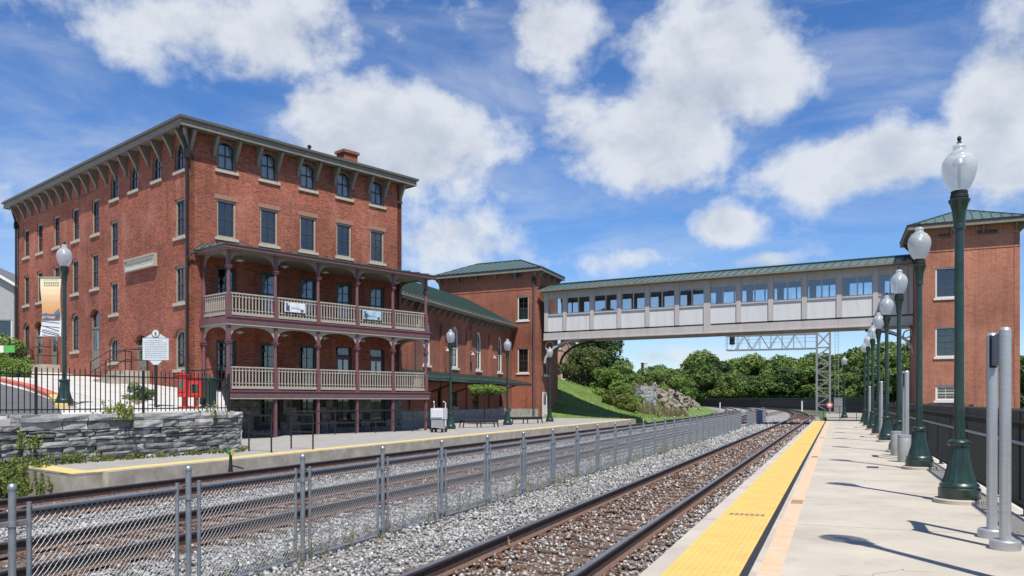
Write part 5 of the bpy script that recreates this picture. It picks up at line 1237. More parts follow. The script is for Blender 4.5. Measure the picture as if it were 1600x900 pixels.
# street lamp with banner
LB = (ray(100.5)*22.5, 22.5); lz = zst(*LB)-.03
place_lamp((*LB, lz), 'green acorn street lamp carrying a sunset banner behind the stone wall', 'lamp on the street', sc=.87)
bn = thing('street_banner', 'sunset-coloured cloth banner held by two arms on the street lamp', 'banner', (LB[0], LB[1], lz), 0)
for z in (3.66, 2.0):
    m = MB(); m.tube([(-.05,0,z),(-.73,0,z)], .012, 6); m.build('arm', M_ALU, bn)
def banner_mat():
    m = bpy.data.materials.new('sunset_print'); m.use_nodes = True; nt, N, L, b_ = nodes_of(m); b_.inputs['Roughness'].default_value = .8
    tc = N.new('ShaderNodeTexCoord'); sx = N.new('ShaderNodeSeparateXYZ'); L.new(tc.outputs['Object'], sx.inputs[0]); mr = N.new('ShaderNodeMapRange'); mr.inputs[1].default_value = 2.0; mr.inputs[2].default_value = 3.66; L.new(sx.outputs[2], mr.inputs[0])
    rp = N.new('ShaderNodeValToRGB'); e = rp.color_ramp.elements; e[0].position = 0; e[0].color = (.62,.62,.64,1); e[1].position = 1; e[1].color = (.62,.60,.42,1)
    for p, col in ((.275, (.6,.6,.62)), (.28, (.55,.42,.4)), (.36, (.50,.33,.3)), (.365, (.72,.36,.14)), (.55, (.72,.42,.2)), (.75, (.68,.53,.33))): q = rp.color_ramp.elements.new(p); q.color = (*col, 1)
    L.new(mr.outputs[0], rp.inputs[0]); L.new(rp.outputs[0], b_.inputs['Base Color']); return m
mb = MB(); n = 10
for k in range(n):
    z0_, z1_ = 2.0+1.66*k/n, 2.0+1.66*(k+1)/n; w0 = -.62-.06*math.cos(k/n*6.28)*.5-.03; w1 = -.62-.06*math.cos((k+1)/n*6.28)*.5-.03; y0_, y1_ = .03*math.sin(k*.7), .03*math.sin((k+1)*.7)
    mb.add([(w0,y0_,z0_),(-.1,y0_,z0_),(-.1,y1_,z1_),(w1,y1_,z1_),(w0,y0_+.006,z0_),(-.1,y0_+.006,z0_),(-.1,y1_+.006,z1_),(w1,y1_+.006,z1_)], [(0,1,2,3),(7,6,5,4)])
cl = mb.build('cloth', banner_mat(), bn)
mb = MB(); mb.add([(-.62,-.04,2.56),(-.12,-.04,2.56),(-.12,-.04,2.78),(-.2,-.04,2.72),(-.28,-.04,2.62),(-.42,-.04,2.63),(-.5,-.04,2.66),(-.62,-.04,2.61)], [tuple(range(8))]); mb.build('printed_hills', mat('blue_grey_hill_print', (.13, .19, .33), .8, var=.35, scale=9), bn)
mb = MB()
for (z0_, z1_) in ((2.42, 2.38), (2.30, 2.16), (2.13, 2.03)): mb.bar((-.62,-.042,z0_), (-.12,-.042,z1_-.02), .004, .025)
for k in range(7): mb.bar((-.58+.065*k,-.042,2.14-.008*k), (-.52+.065*k,-.042,2.2-.01*k), .004, .012)
mb.build('printed_tracks', mat('dark_print', (.1, .1, .13), .8, var=.2), bn)
mb = MB()
for k in range(11): mb.box(-.57+.04*k, -.543+.04*k, -.036, -.033, 3.56, 3.59)
for k in range(7): mb.box(-.55+.062*k, -.515+.062*k, -.036, -.033, 3.44, 3.485)
mb.build('lettering', mat('olive_print', (.36, .34, .2), .8), bn)

# historical marker
MK = (ray(243.5)*23.9, 23.9); mz = zst(*MK)
mk = thing('history_marker', 'silver-white roadside history marker plate with a round crest on a black post', 'sign', (*MK, mz), R(6))
mk.scale = (.93, .93, .93)
mb = MB(); mb.lathe([(.05,-.1),(.05,1.35)], 12); mb.build('post', M_BLACK, mk, smooth=50)
zb = 1.36; mb = MB(); mb.box(-.40, .40, -.02, .02, zb+.14, zb+.86); pl = mb.build('plate', M_SIGNW, mk)
mb = MB(); mb.xz([(-.20,zb+.14),(-.07,zb),(.07,zb),(.20,zb+.14)], -.018, .018); mb.build('bracket', M_SIGNW, mk)
mb = MB(); mb.xz([(-.32,zb+.862),(.32,zb+.862),(.12,zb+.99),(-.12,zb+.99)], -.016, .016); mb.build('pediment', M_SIGNW, mk)
mb = MB(); ring = [(.1*math.cos(2*math.pi*k/18), zb+1.0+.11*math.sin(2*math.pi*k/18)) for k in range(18)]; mb.xz(ring, -.026, .026); cr = mb.build('crest', M_WHITE, mk)
mb = MB(); ring = [(.115*math.cos(2*math.pi*k/18), -.02, zb+1.0+.125*math.sin(2*math.pi*k/18)) for k in range(19)]; mb.tube(ring, .014, 6); mb.build('crest_rim', M_SIGNT, cr)
mb = MB(); mb.lathe([(.03,0),(.03,.08)], 8, (0,-.03,zb+.96)); mb.build('crest_figure', M_SIGNT, cr)
mb = MB(); rs = random.Random(3)
for row in range(9):
    z = zb+.77-.068*row; x = -.33 if row else -.24
    while x < (.32 if row else .24):
        l = rs.uniform(.03, .085); l = min(l, .34-x)
        if l > .012: mb.box(x, x+l, -.0225, -.0195, z-.014, z+.014)
        x += l+.02
stuff(mb.build('raised_text', mat('grey_raised_text', (.33, .37, .41), .6), pl))
mb = MB()
for (x0, x1, z0_, z1_) in ((-.40,.40,.86,.85),(-.40,.40,.15,.14)): mb.box(x0, x1, -.024, -.0205, zb+z1_, zb+z0_)
mb.build('plate_rim', M_SIGNT, pl)

# news box and bin
NB = (ray(297)*24.3, 24.3); nz_ = zst(*NB)
for i, (dx, w, h, lab) in enumerate(((-.15, .28, .98, 'tall narrow red news box beside a wider one behind the iron fence'), (.15, .36, .88, 'wide red news box between a taller one and the green bin'))):
    r = thing('news_box', lab, 'news box', (NB[0]+dx, NB[1]+.1*i, zst(NB[0]+dx, NB[1])), R(8 if i else -6), 'news boxes by the iron fence')
    mb = MB(); mb.box(-w/2, w/2, -.2, .2, .32, h); mb.box(-w/2+.03, w/2-.03, -.22, -.201, h-.5, h-.06); mb.build('cabinet', M_RED, r)
    mb = MB(); mb.box(-.06, .06, -.06, .06, 0, .32); mb.box(-w/2, w/2, -.2, .2, 0, .03); mb.build('pedestal', M_RED, r)
    mb = MB(); mb.box(-w/2+.06, w/2-.06, -.226, -.221, h-.42, h-.16); mb.build('window', M_GLASS, r)
    mb = MB(); mb.box(-w/2-.02, w/2+.02, -.23, .2, h+.001, h+.03); mb.box(-.05, .05, -.15, -.05, h+.03, h+.1); mb.build('lid', M_RED, r)
GB = (ray(325)*25.2, 25.2)
r = thing('waste_bin', 'dark green slatted waste bin beside the red news boxes', 'bin', (*GB, zst(*GB)), R(10))
for k in range(18):
    a_ = 2*math.pi*k/18; m = MB(); m.bar((.24*math.cos(a_), .24*math.sin(a_), .06), (.24*math.cos(a_), .24*math.sin(a_), .84), .055, .02, (math.cos(a_), math.sin(a_), 0)); m.build('slat', M_BINGREEN, r)
m = MB(); m.lathe([(.20,.04),(.20,.8),(.18,.8)], 18); m.build('liner', M_BLACK, r); m = MB(); m.lathe([(.265,.84),(.275,.87),(.25,.9),(.15,.93),(.14,.9)], 22); m.build('lid', M_BINGREEN, r, smooth=40)

# stoops and hand rails on the street side
def pipe_rail(name, label, pts, z_of, hgt, m=M_BLACK, mid=True, group=None):
    r = thing(name, label, 'railing', (pts[0][0], pts[0][1], 0), 0, group); o = Vector((pts[0][0], pts[0][1], 0)); P = []
    for p in pts: P.append(Vector((p[0], p[1], z_of(*p[:2]) if len(p) < 3 else p[2]))-o)
    for p in P: q = MB(); q.tube([p, p+Vector((0,0,hgt))], .024, 8); q.build('post', m, r, smooth=60)
    for z in ((hgt, hgt*.5) if mid else (hgt,)):
        q = MB(); q.tube([p+Vector((0,0,z)) for p in P], .024, 8); q.build('rail', m, r, smooth=60)
    return r
def side_pt(u, out, z=None): x, y = HEND[0]-e2[0]*u-e1[0]*out, HEND[1]-e2[1]*u-e1[1]*out; return (x, y) if z is None else (x, y, z)
for i, (px, lab) in enumerate(((220, 'concrete stoop with steps at the hotel side door near the history marker'), (72, 'broad concrete stoop below the hotel doors behind the banner'))):
    u, zd = zat(px, 580, HEND, HC); hw = .9 if i == 0 else 2.1; r = thing('stoop', lab, 'steps', side_pt(u, 0, 0), math.atan2(-e2[1], -e2[0])); g = zst(*side_pt(u, 1.2)); zd = max(zd, g+.3)
    n = 3
    for k in range(n):
        m = MB(); m.box(-hw, hw, -1.1-.32*k, -1.1-.32*k+(1.1 if k == 0 else .32), g-.4, zd-(zd-g)/n*k-.01); m.build('step', M_CONCB, r)
    for sgn in (-1, 1):
        pipe_rail('hand_rail', 'black pipe hand rail on the %s side of the %s' % ('street-corner' if sgn > 0 else 'far', 'door stoop near the history marker' if i == 0 else 'broad stoop behind the banner'), [side_pt(u+sgn*hw*.92, .08, zd), side_pt(u+sgn*hw*.92, 1.05, zd), side_pt(u+sgn*hw*.92, 1.9, g)], None, .95)
# rail by the porch entrance
p0 = hpt(XL-.25, PY+.1, 0); p1 = hpt(XL-1.2, PY-.3, 0); p2 = hpt(XL-2.2, PY-.4, 0)
pipe_rail('hand_rail', 'black pipe hand rail at the porch entrance beside the green waste bin', [(*p0[:2], D1), (*p1[:2], 1.75), (*p2[:2], 1.7)], None, .95)
p0 = hpt(XL-.1, PY-.1, 0); p1 = hpt(XL-.1, -.9, 0)
# railings on the old platform
P = [gnd(389, 705)[:2], gnd(424, 707)[:2], gnd(455, 701)[:2], gnd(489, 702.5)[:2]]
pipe_rail('platform_railing', 'black pipe railing at the corner of the old platform beside the stone wall', [(*P[0], 0), (*P[1], 0)], None, 1.05)
pipe_rail('platform_railing', 'black pipe railing on the old platform in front of the porch door', [(*P[2], 0), (*P[3], 0)], None, 1.05)
A_ = Vector((-9.5, 33.5)); B_ = Vector((-3.6, 40.4)); n = 8
pipe_rail('platform_railing', 'long black pipe railing in front of the porch basement', [(*(A_+(B_-A_)*k/n+Vector((.35, -.35))), -.03) for k in range(n+1)], None, 1.05)
mb = MB(); r = thing('switch_stand', 'small railway switch stand with green and yellow target by the old platform edge', 'switch', ts(LPE+.55, 15.6, BED), RZT)
mb.box(-.16, .16, -.12, .12, 0, .1); mb.lathe([(.06,.1),(.04,.35),(.03,.62)], 10); mb.build('stand', M_BLACK, r)
mb = MB(); mb.box(-.09, .0, -.02, .02, .56, .68); mb.build('green_target', M_GREENP, r); mb = MB(); mb.box(.002, .08, -.02, .02, .55, .66); mb.build('yellow_target', M_GOLD, r)
mb = MB(); mb.bar((0,0,.3), (.3,.1,.22), .03); mb.build('lever', M_BLACK, r)

# benches, lift, tree tub
for i, (pxa, pxb, py, lab) in enumerate(((724, 779, 668.5, 'long black backless bench by the small green tree on the old platform'), (801, 848, 662.5, 'long black backless bench close to the stair tower on the old platform'))):
    a_, b_ = Vector(gnd(pxa, py)[:2]), Vector(gnd(pxb, py-1)[:2]); L = (b_-a_).length; r = thing('bench', lab, 'bench', (*a_, 0), math.atan2((b_-a_).y, (b_-a_).x), 'benches on the old platform')
    m = MB(); m.box(.02, L-.02, .0, .018, .26, .40); m.build('apron', M_BLACK, r)
    for k in range(5): m = MB(); m.box(0, L, .02+.1*k, .105+.1*k, .37, .43); m.build('slat', M_DARKWOOD, r)
    for x in (.06, L/2, L-.06):
        m = MB(); m.box(x-.03, x+.03, 0, .52, .315, .368); m.bar((x, .05, .35), (x-(.06 if x < L/2 else -.06 if x > L/2 else 0), .02, 0), .05); m.bar((x, .47, .35), (x-(.06 if x < L/2 else -.06 if x > L/2 else 0), .5, 0), .05); m.build('leg', M_BLACK, r)
p = gnd(686, 675.5)
r = thing('wheelchair_lift', 'white portable wheelchair lift parked on the old platform beside the porch', 'lift', p, R(-15))
m = MB(); m.box(-.3, .3, -.3, .3, .62, 1.12); m.box(-.26, .26, -.34, -.301, .7, 1.05); m.build('cabinet', M_WHITEM, r)
m = MB(); m.box(-.28, .28, -.28, .28, .22, .6); m.build('machine_base', MATS['grey_bin_metal'], r)
for x in (-.28, .28): m = MB(); m.tube([(x,.1,.3),(x,.1,1.38),(x*.85,-.05,1.43)], .03, 8); m.build('mast', M_WHITEM, r, smooth=50)
for x in (-.25, .25):
    for y in (-.25, .25): m = MB(); m.tube([(x-.03,y,.1),(x+.03,y,.1)], .1, 14); m.build('wheel', M_BLACK, r)
m = MB(); m.bar((-.3,-.36,.62), (-.62,-.36,.64), .04); m.build('handle', M_BLACK, r)
# ------------------------------------------------------------------ hill beyond the old platform
def sstep(x): x = max(0.0, min(1.0, x)); return x*x*(3-2*x)
from mathutils import noise as mnoise
def hillz(t, s):
    tt = t-bend(s); k = -15.6-tt
    lawn = 4.6*sstep(k/15.5); cut = 2.7*sstep((k-1.6)/2.2)+1.6*sstep((k-6)/16); w = sstep((s-80)/7.0)
    m_ = sstep((s-64)/9.0); z = -.55+.49*sstep(k/1.0)+(lawn*(1-w)+cut*w)*m_
    if s > 118: z -= 2.6*w*sstep((s-118)/40)*sstep((k-1)/4)
    n = mnoise.noise(Vector((t*.35, s*.35, 1.0))); n2 = mnoise.noise(Vector((t*1.1, s*1.1, 4.0)))
    rough = w*sstep((k-1)/1.5)*sstep((9-k)/3)
    return z+.15*n*sstep(k/3)*m_+rough*(.55*n+.5*n2)
vs, fs = [], []; TT = [-15.2-.5*i for i in range(24)]+[-27.2-2.2*i for i in range(40)]; SS = [63+.8*i for i in range(75)]+[123+4*i for i in range(40)]
for s in SS:
    for t in TT:
        vs.append(ts(t+bend(s), s, hillz(t+bend(s), s)))
W = len(TT)
for i in range(len(SS)-1):
    for j in range(W-1): fs.append((i*W+j, i*W+j+1, (i+1)*W+j+1, (i+1)*W+j))
mb = MB(); mb.v = vs; mb.f = fs
M_LAWN = mat('mown_grass_bank', (.125, .20, .038), .95, var=.25, scale=1.3, bump=.6, bscale=9, dirt=((.19, .17, .075), .5, .6))
hill = struct(mb.build('hill', M_LAWN, smooth=60))
M_ROCK = mat('pale_weathered_rock', (.33, .285, .235), .93, var=.45, scale=.9, bump=.9, bscale=5, dirt=((.13, .10, .07), .7, .52))
def boulder(label, c, r, seed):
    rg = random.Random(seed); mb = MB(); n, m_ = 16, 10
    off = Vector((rg.uniform(0, 50), rg.uniform(0, 50), 0))
    for i in range(m_+1):
        ph = math.pi*i/m_
        for k in range(n):
            a = 2*math.pi*k/n; d = Vector((math.sin(ph)*math.cos(a), math.sin(ph)*math.sin(a), math.cos(ph)))
            q = .8+.5*round(2.2*mnoise.noise(d*1.4+off))/2.2+.35*mnoise.noise(d*2.7+off)+.2*mnoise.noise(d*6+off); mb.v.append((d.x*r[0]*q, d.y*r[1]*q, d.z*r[2]*q))
    for i in range(m_):
        for k in range(n): mb.f.append((i*n+k, (i+1)*n+k, (i+1)*n+(k+1)%n, i*n+(k+1)%n))
    o = mb.build('rock_outcrop', M_ROCK, None, c, rg.uniform(0, 3)); return tag(o, label, 'rock', 'rocks in the railway cutting')
k = 0
for s in np.arange(89, 124, 2.0):
    for (kk, rr) in ((2.2, .8), (3.2, 1.1), (4.3, 1.0)):
        t = -15.6-kk+rnd.uniform(-.6, .6)+bend(s); z = hillz(t, s)
        boulder('jagged grey-brown rock on the rocky slope of the railway cutting', ts(t, s+rnd.uniform(-1, 1), z-.2), (rr*rnd.uniform(.7, 1.2), rr*rnd.uniform(.8, 1.3), rr*rnd.uniform(.6, 1.1)), k); k += 1
pA = gnd(1003, 641, .1); sp_ = thing('stone_pier', 'old coursed stone abutment standing in the rock cutting', 'pier', (0,0,0)); P0 = Vector(ts(-19.3, 82.0)[:2]); P1 = Vector(ts(-17.9, 85.6)[:2])
stone_course_wall(sp_, P0, P1, -.2, 3.0, 1.0, (.5, 1.1), (.3, .4), (M_STONE2, M_STONE), random.Random(9))
P2 = Vector(ts(-21.5, 87.0)[:2]); stone_course_wall(sp_, P1, P2, -.2, 3.0, .6, (.5, 1.1), (.3, .4), (M_STONE2, M_STONE), random.Random(10))

# ------------------------------------------------------------------ plants
def leaf_mesh(name, centers, radii, n, size, m, rng, flat=1.0, up=0.0):
    centers = np.asarray(centers, float); radii = np.asarray(radii, float); w = radii[:,0]*radii[:,1]; w = w/w.sum(); idx = rng.choice(len(centers), n, p=w)
    d = rng.normal(size=(n,3)); d /= np.linalg.norm(d, axis=1, keepdims=True); r = rng.uniform(.45, 1.05, (n,1))**.6
    P = centers[idx]+d*r*radii[idx]
    nrm = d*.6+rng.normal(size=(n,3))*.6+np.array([0,0,.35+up]); nrm /= np.linalg.norm(nrm, axis=1, keepdims=True)
    a = np.cross(nrm, rng.normal(size=(n,3))); a /= np.linalg.norm(a, axis=1, keepdims=True); b = np.cross(nrm, a)
    s = size*rng.uniform(.55, 1.3, (n,1)); a = a*s; b = b*s*.62
    Vv = np.stack([P-a, P-b*.9+a*.1, P+a, P+b*.9+a*.1], 1).reshape(-1,3)
    clump_tone = rng.uniform(-.3, .5, len(centers))
    tone = np.repeat(clump_tone[idx]+rng.uniform(-.25, .35, n), 4)
    return np_mesh(name, Vv, np.arange(4*n).reshape(-1,4), m, tone)
def tree_proto(name, h, cr, trunk_r, n, size, m, seed, shape='round', clumps=26, low=.25):
    rng = np.random.default_rng(seed); rg = random.Random(seed); root = bpy.data.objects.new(name, None); C.objects.link(root)
    cs, rs_ = [], []; z0 = h*low
    for i in range(clumps):
        f = rng.random(); z = z0+(h-z0)*(.08+.86*f)
        prof = math.sin(math.pi*min(1, .18+.78*f))**.7 if shape == 'round' else (1.05-f)**.75
        a = rng.uniform(0, 6.28); rad = cr*prof*math.sqrt(rng.uniform(.15, .9)); q = cr*rng.uniform(.28, .48)*(1 if shape == 'round' else max(.4, prof))
        cs.append((math.cos(a)*rad, math.sin(a)*rad, z)); rs_.append((q, q, q*rng.uniform(.6, .9)))
    mb = MB(); bend_ = [(rg.uniform(-.12, .12)*i, rg.uniform(-.12, .12)*i, h*.85*i/5) for i in range(6)]
    mb.tube(bend_, [trunk_r*(1-.85*i/5) for i in range(6)], 8)
    for c in cs[:10]:
        z = min(max(c[2]*.55, h*low*.6), h*.75); mb.tube([(0,0,z), (c[0]*.5, c[1]*.5, (z+c[2])/2+.1), c], [trunk_r*.42, trunk_r*.25, trunk_r*.08], 5)
    link('trunk', mb.mesh('trunk', M_BARK, 60), root); link('crown', leaf_mesh('crown', cs, rs_, n, size, m, rng), root); return root
def use(proto, first, p, rz, sc, label, cat, group):
    o = proto if first else copy_tree(proto); o.location = p; o.rotation_euler = (0,0,rz); o.scale = sc if isinstance(sc, tuple) else (sc,)*3; tag(o, label, cat, group); return o
far_p = [tree_proto('woodland_tree', 10, 4.2, .28, 6500, .30, M_LEAF, 31+i, 'round', 30, .12) for i in range(3)]+[tree_proto('woodland_tree', 10, 3.6, .28, 6500, .30, leaf_mat('mixed_wood_leaves', (.04, .06, .02), (.16, .2, .07)) if i else M_LEAFD, 41+i, 'cone' if i else 'round', 34, .1) for i in range(2)]
seen = set()
def far_tree(px, d, ytop, label, group, z0=0.0, wide=1.0):
    i = rnd.randrange(5); h = (HZ-ytop)*d/F+CAMZ-z0; sc = h/10.2; o = use(far_p[i], i not in seen, (ray(px)*d, d, z0), rnd.uniform(0, 6.28), (sc*wide, sc*wide, sc), label, 'tree', group); seen.add(i); return o
prof = [(1000, 583), (1030, 578), (1060, 575), (1075, 572), (1096, 549), (1115, 560), (1140, 566), (1150, 560), (1172, 557), (1190, 562), (1222, 556), (1250, 560), (1270, 558), (1300, 553), (1330, 552), (1360, 545), (1400, 533), (1440, 530)]
def ytop_at(px):
    for (a_, ya), (b_, yb) in zip(prof, prof[1:]):
        if a_ <= px <= b_: return ya+(yb-ya)*(px-a_)/(b_-a_)
    return prof[0][1] if px < prof[0][0] else prof[-1][1]
px = 1004.0
while px < 1450:
    d = 262 if px < 1330 else 205
    far_tree(px, d+rnd.uniform(-8, 12), ytop_at(px)+rnd.uniform(-2, 5), 'tall leafy tree in the wood beyond the railway bend', 'trees beyond the bend', -.3, 1.0); px += rnd.uniform(11, 16)
px = 1010.0
while px < 1450:
    d = 240 if px < 1300 else 178
    far_tree(px, d+rnd.uniform(-6, 8), ytop_at(px)+rnd.uniform(16, 32), 'low leafy tree at the edge of the wood behind the boundary fence', 'trees along the boundary fence', -.3, 1.35); px += rnd.uniform(12, 17)
for (px_, d, yt) in ((1596, 120, 560), (1640, 120, 545), (1575, 150, 570)): far_tree(px_, d, yt, 'leafy tree behind the pyramid-roofed stair tower', 'trees behind the stair tower', 0)
for (px_, d, yt) in ((1012, 170, 574), (1036, 178, 570), (1062, 185, 577)): far_tree(px_, d, yt, 'dark rounded tree on the hill behind the rock cutting', 'trees on the hill', 2.0, 1.2)
def on_hill(px, d): 
    x, y = ray(px)*d, d; t = x*V[0]+y*V[1]; s = x*U[0]+y*U[1]; return (x, y, hillz(t, s))
big = tree_proto('hill_tree', 10.5, 4.3, .26, 15000, .17, M_LEAFD, 71, 'cone', 48, .08); p = on_hill(948, 98); use(big, True, (p[0], p[1], p[2]-.2), 1.0, 1.0, 'tall dark green pointed tree on the grassy bank', 'tree', None)
olive = leaf_mat('olive_tree_leaves', (.05, .072, .02), (.15, .18, .06))
sm = tree_proto('hill_tree', 4.4, 2.7, .16, 9000, .14, olive, 72, 'round', 30, .1); p = on_hill(914, 92); use(sm, True, (p[0], p[1], p[2]-.1), 0, 1.0, 'low spreading olive-green tree on top of the grassy bank', 'tree', None)
bushp = [tree_proto('shrub', 2.0, 1.35, .06, 3200, .10, m_, 81+i, 'round', 16, .02) for i, m_ in enumerate((M_LEAF, leaf_mat('bright_shrub_leaves', (.07, .13, .02), (.2, .3, .06)), M_WEED))]
bseen = set()
def bush(p, sc, kind, label, group):
    o = use(bushp[kind], kind not in bseen, p, rnd.uniform(0, 6), sc, label, 'shrub', group); bseen.add(kind)
for (px_, d, sc, kd) in ((955, 84, 1.5, 1), (968, 86, 1.6, 0), (976, 80, 1.2, 1), (985, 84, .9, 0), (962, 79, 1.0, 2), (982, 77.5, .7, 2), (1003, 95, 1.3, 0), (1020, 100, 1.3, 0), (1040, 103, 1.5, 0), (1058, 108, 1.3, 1), (946, 88, 1.2, 0), (972, 92, 1.6, 0), (1075, 118, 1.2, 0)):
    p = on_hill(px_, d); bush((p[0], p[1], p[2]-.15), sc*(rnd.uniform(.9, 1.15)), kd, ['dark leafy shrub growing on the bank of the cutting', 'bright green leafy shrub growing on the bank of the cutting', 'yellow-green weedy shrub on the slope of the cutting'][kd], 'shrubs on the bank')
for (px_, py, sc, kd) in ((4, 563, .8, 0), (18, 566, .75, 0), (-10, 560, .9, 0), (10, 578, .4, 1), (24, 579, .38, 1), (36, 579, .32, 1)):
    p = street(px_, py+10); bush((p[0], p[1], p[2]-.1), sc*1.1, kd, ['dark leafy shrub by the far corner of the hotel', 'low bright green shrub by the far corner of the hotel'][kd], 'shrubs by the hotel corner')
p = street(216, 624); bush((p[0], p[1], p[2]-.12), .32, 0, 'tiny round shrub in the planting bed beside the history marker', None)
# small tree on the old platform
rng = np.random.default_rng(5); root = thing('small_tree', 'small light-green tree with a flat spreading crown behind the bench', 'tree', gnd(757, 662.5), 0)
cs = [(rng.uniform(-1.15, 1.15), rng.uniform(-.8, .8), 2.15+rng.uniform(-.12, .22)) for i in range(16)]
mb = MB(); mb.tube([(0,0,0),(.03,.02,.9),(0,0,1.7),(.05,0,2.1)], [.05,.042,.035,.02], 7)
for c in cs[:9]: mb.tube([(0,0,1.65), (c[0]*.5, c[1]*.5, 2.0), c], [.025,.018,.008], 5)
link('trunk', mb.mesh('trunk', M_BARK, 60), root); link('crown', leaf_mesh('crown', cs, [(.42,.42,.16)]*16, 3400, .075, M_LEAFL, rng), root)

# weeds: thin upright stems with leaves
def weeds(name, label, pts, hts, m, n_leaf, rng, size=.035):
    Vv, Fq, tn = [], [], []
    for (x, y, z), h in zip(pts, hts):
        k = n_leaf; lean = rng.normal(0, .12, 2)
        for i in range(k):
            f = rng.random(); c = np.array([x+lean[0]*h*f+rng.normal(0, .05*h), y+lean[1]*h*f+rng.normal(0, .05*h), z+h*f]); a = rng.normal(size=3); a[2] = abs(a[2])*1.3; a /= np.linalg.norm(a); b = np.cross(a, rng.normal(size=3)); b /= np.linalg.norm(b)
            s = size*rng.uniform(.6, 1.5); n0 = len(Vv); Vv += [c-a*s, c+b*s*.3, c+a*s, c-b*s*.3]; Fq.append((n0, n0+1, n0+2, n0+3)); tn += [rng.uniform(-.2, .6)]*4
        n0 = len(Vv); Vv += [np.array([x-.004, y, z]), np.array([x+.004, y, z]), np.array([x+lean[0]*h+.003, y+lean[1]*h, z+h]), np.array([x+lean[0]*h-.003, y+lean[1]*h, z+h])]; Fq.append((n0, n0+1, n0+2, n0+3)); tn += [0]*4
    o = link(name, np_mesh(name, np.array(Vv), np.array(Fq), m, np.array(tn))); stuff(o); return tag(o, label, 'weeds')
rng = np.random.default_rng(17)
pts, hts = [], []
for i in range(230):
    s = rng.uniform(6, 34); t = -5.74+rng.normal(0, .22)+(rng.uniform(0, 1.2) if rng.random() < .25 else 0); pts.append(ts(t, s, BED)); hts.append(rng.uniform(.12, .55))
weeds('fence_weeds', 'thin dry weeds growing along the foot of the chain-link fence', pts, hts, M_DRYWEED, 16, rng, .025)
pts, hts = [], []
for i in range(260):
    f = rng.random(); p = Vector(WALL_L).lerp(Vector(WALL_R), f); pts.append((p.x+rng.uniform(.05, .45), p.y-rng.uniform(.05, .35), -.02)); hts.append(rng.uniform(.06, .22)*(1.5 if f < .5 else .8))
weeds('wall_weeds', 'low green weeds along the foot of the stone wall', pts, hts, M_WEED, 22, rng, .035)
pts, hts = [], []
for i in range(320):
    p = gnd(rng.uniform(-60, 52), rng.uniform(742, 772), -.35); pts.append((p[0]+rng.normal(0, .2), p[1]+rng.uniform(-.4, 1.3), -.45)); hts.append(rng.uniform(.15, .62)*(1.1 if p[0] < -10.4 else .7))
weeds('bank_weeds', 'tall green weeds at the end of the old platform below the stone wall', pts, hts, M_WEED, 40, rng, .045)
pts, hts = [], []
for (px_, n) in ((185, 26), (190, 20), (325, 8), (40, 18)):
    u = on_line(WALL_L, WALL_R, px_); p = Vector(WALL_L)+(Vector(WALL_R)-Vector(WALL_L)).normalized()*u
    for i in range(n): pts.append((p.x+rng.normal(0, .18), p.y+rng.normal(0, .12), 1.02 if px_ > 100 else .4)); hts.append(rng.uniform(.15, .5))
weeds('wall_top_weeds', 'leafy weeds sprouting from the top of the stone wall', pts, hts, M_WEED, 34, rng, .04)
def blades(name, label, P, m, h, rng):
    n = len(P); a = rng.uniform(0, 6.28, n); hh = h*rng.uniform(.5, 1.3, n); w = .02+hh*.08; dx, dy = np.cos(a)*w, np.sin(a)*w; lx, ly = rng.normal(0, .3, n)*hh, rng.normal(0, .3, n)*hh
    Vv = np.stack([np.stack([P[:,0]-dx, P[:,1]-dy, P[:,2]], 1), np.stack([P[:,0]+dx, P[:,1]+dy, P[:,2]], 1), np.stack([P[:,0]+lx, P[:,1]+ly, P[:,2]+hh], 1)], 1).reshape(-1,3)
    o = link(name, np_mesh(name, Vv, np.arange(3*n).reshape(-1,3), m, np.repeat(rng.uniform(-.3, .6, n), 3))); stuff(o); return tag(o, label, 'grass')
P = []
while len(P) < 16000:
    t, s = rng.uniform(-34, -15.8), rng.uniform(64, 92); q = ts(t, s)
    P.append((q[0], q[1], hillz(t, s)-.02))
blades('bank_grass', 'short green grass on the bank beside the stair tower', np.array(P), M_GRASSB, .13, rng)
P = []
for i in range(2500):
    t, s = rng.uniform(-21, -16.2), rng.uniform(78, 96); q = ts(t, s); P.append((q[0], q[1], hillz(t, s)-.02))
blades('dry_grass', 'tall dry brown grass in front of the rock cutting', np.array(P), M_DRYWEED, .55, rng)

# ------------------------------------------------------------------ signal gantry
GX = 36.8; GY = 95.0; r = thing('signal_gantry', 'grey steel cantilever signal gantry with lattice mast and arm over the tracks', 'gantry', (GX, GY, -.3), RZT)
hw = .72; H = 9.9; mleg = MB(); mleg.box(-.11, .11, -.11, .11, 0, H); mleg = mleg.mesh('mast_leg', M_GALVF)
for x in (-hw, hw):
    for y in (-hw, hw): link('mast_leg', mleg, r, (x, y, 0))
n = 8
for i in range(n):
    z0_, z1_ = .3+(H-2.2)*i/n, .3+(H-2.2)*(i+1)/n
    for y in (-hw, hw):
        m = MB(); m.bar((-hw if i % 2 else hw, y, z0_), (hw if i % 2 else -hw, y, z1_), .09); m.build('brace', M_GALVF, r); m = MB(); m.bar((-hw, y, z1_), (hw, y, z1_), .08); m.build('strut', M_GALVF, r)
    for x in (-hw, hw): m = MB(); m.bar((x, -hw if i % 2 else hw, z0_), (x, hw if i % 2 else -hw, z1_), .07); m.build('brace', M_GALVF, r)
for y in (-hw, hw):
    m = MB(); m.bar((-hw, y, H-1.7), (hw, y, H-.1), .08); m.bar((hw, y, H-1.7), (-hw, y, H-.1), .08); m.build('cross_brace', M_GALVF, r)
AL = 10.4
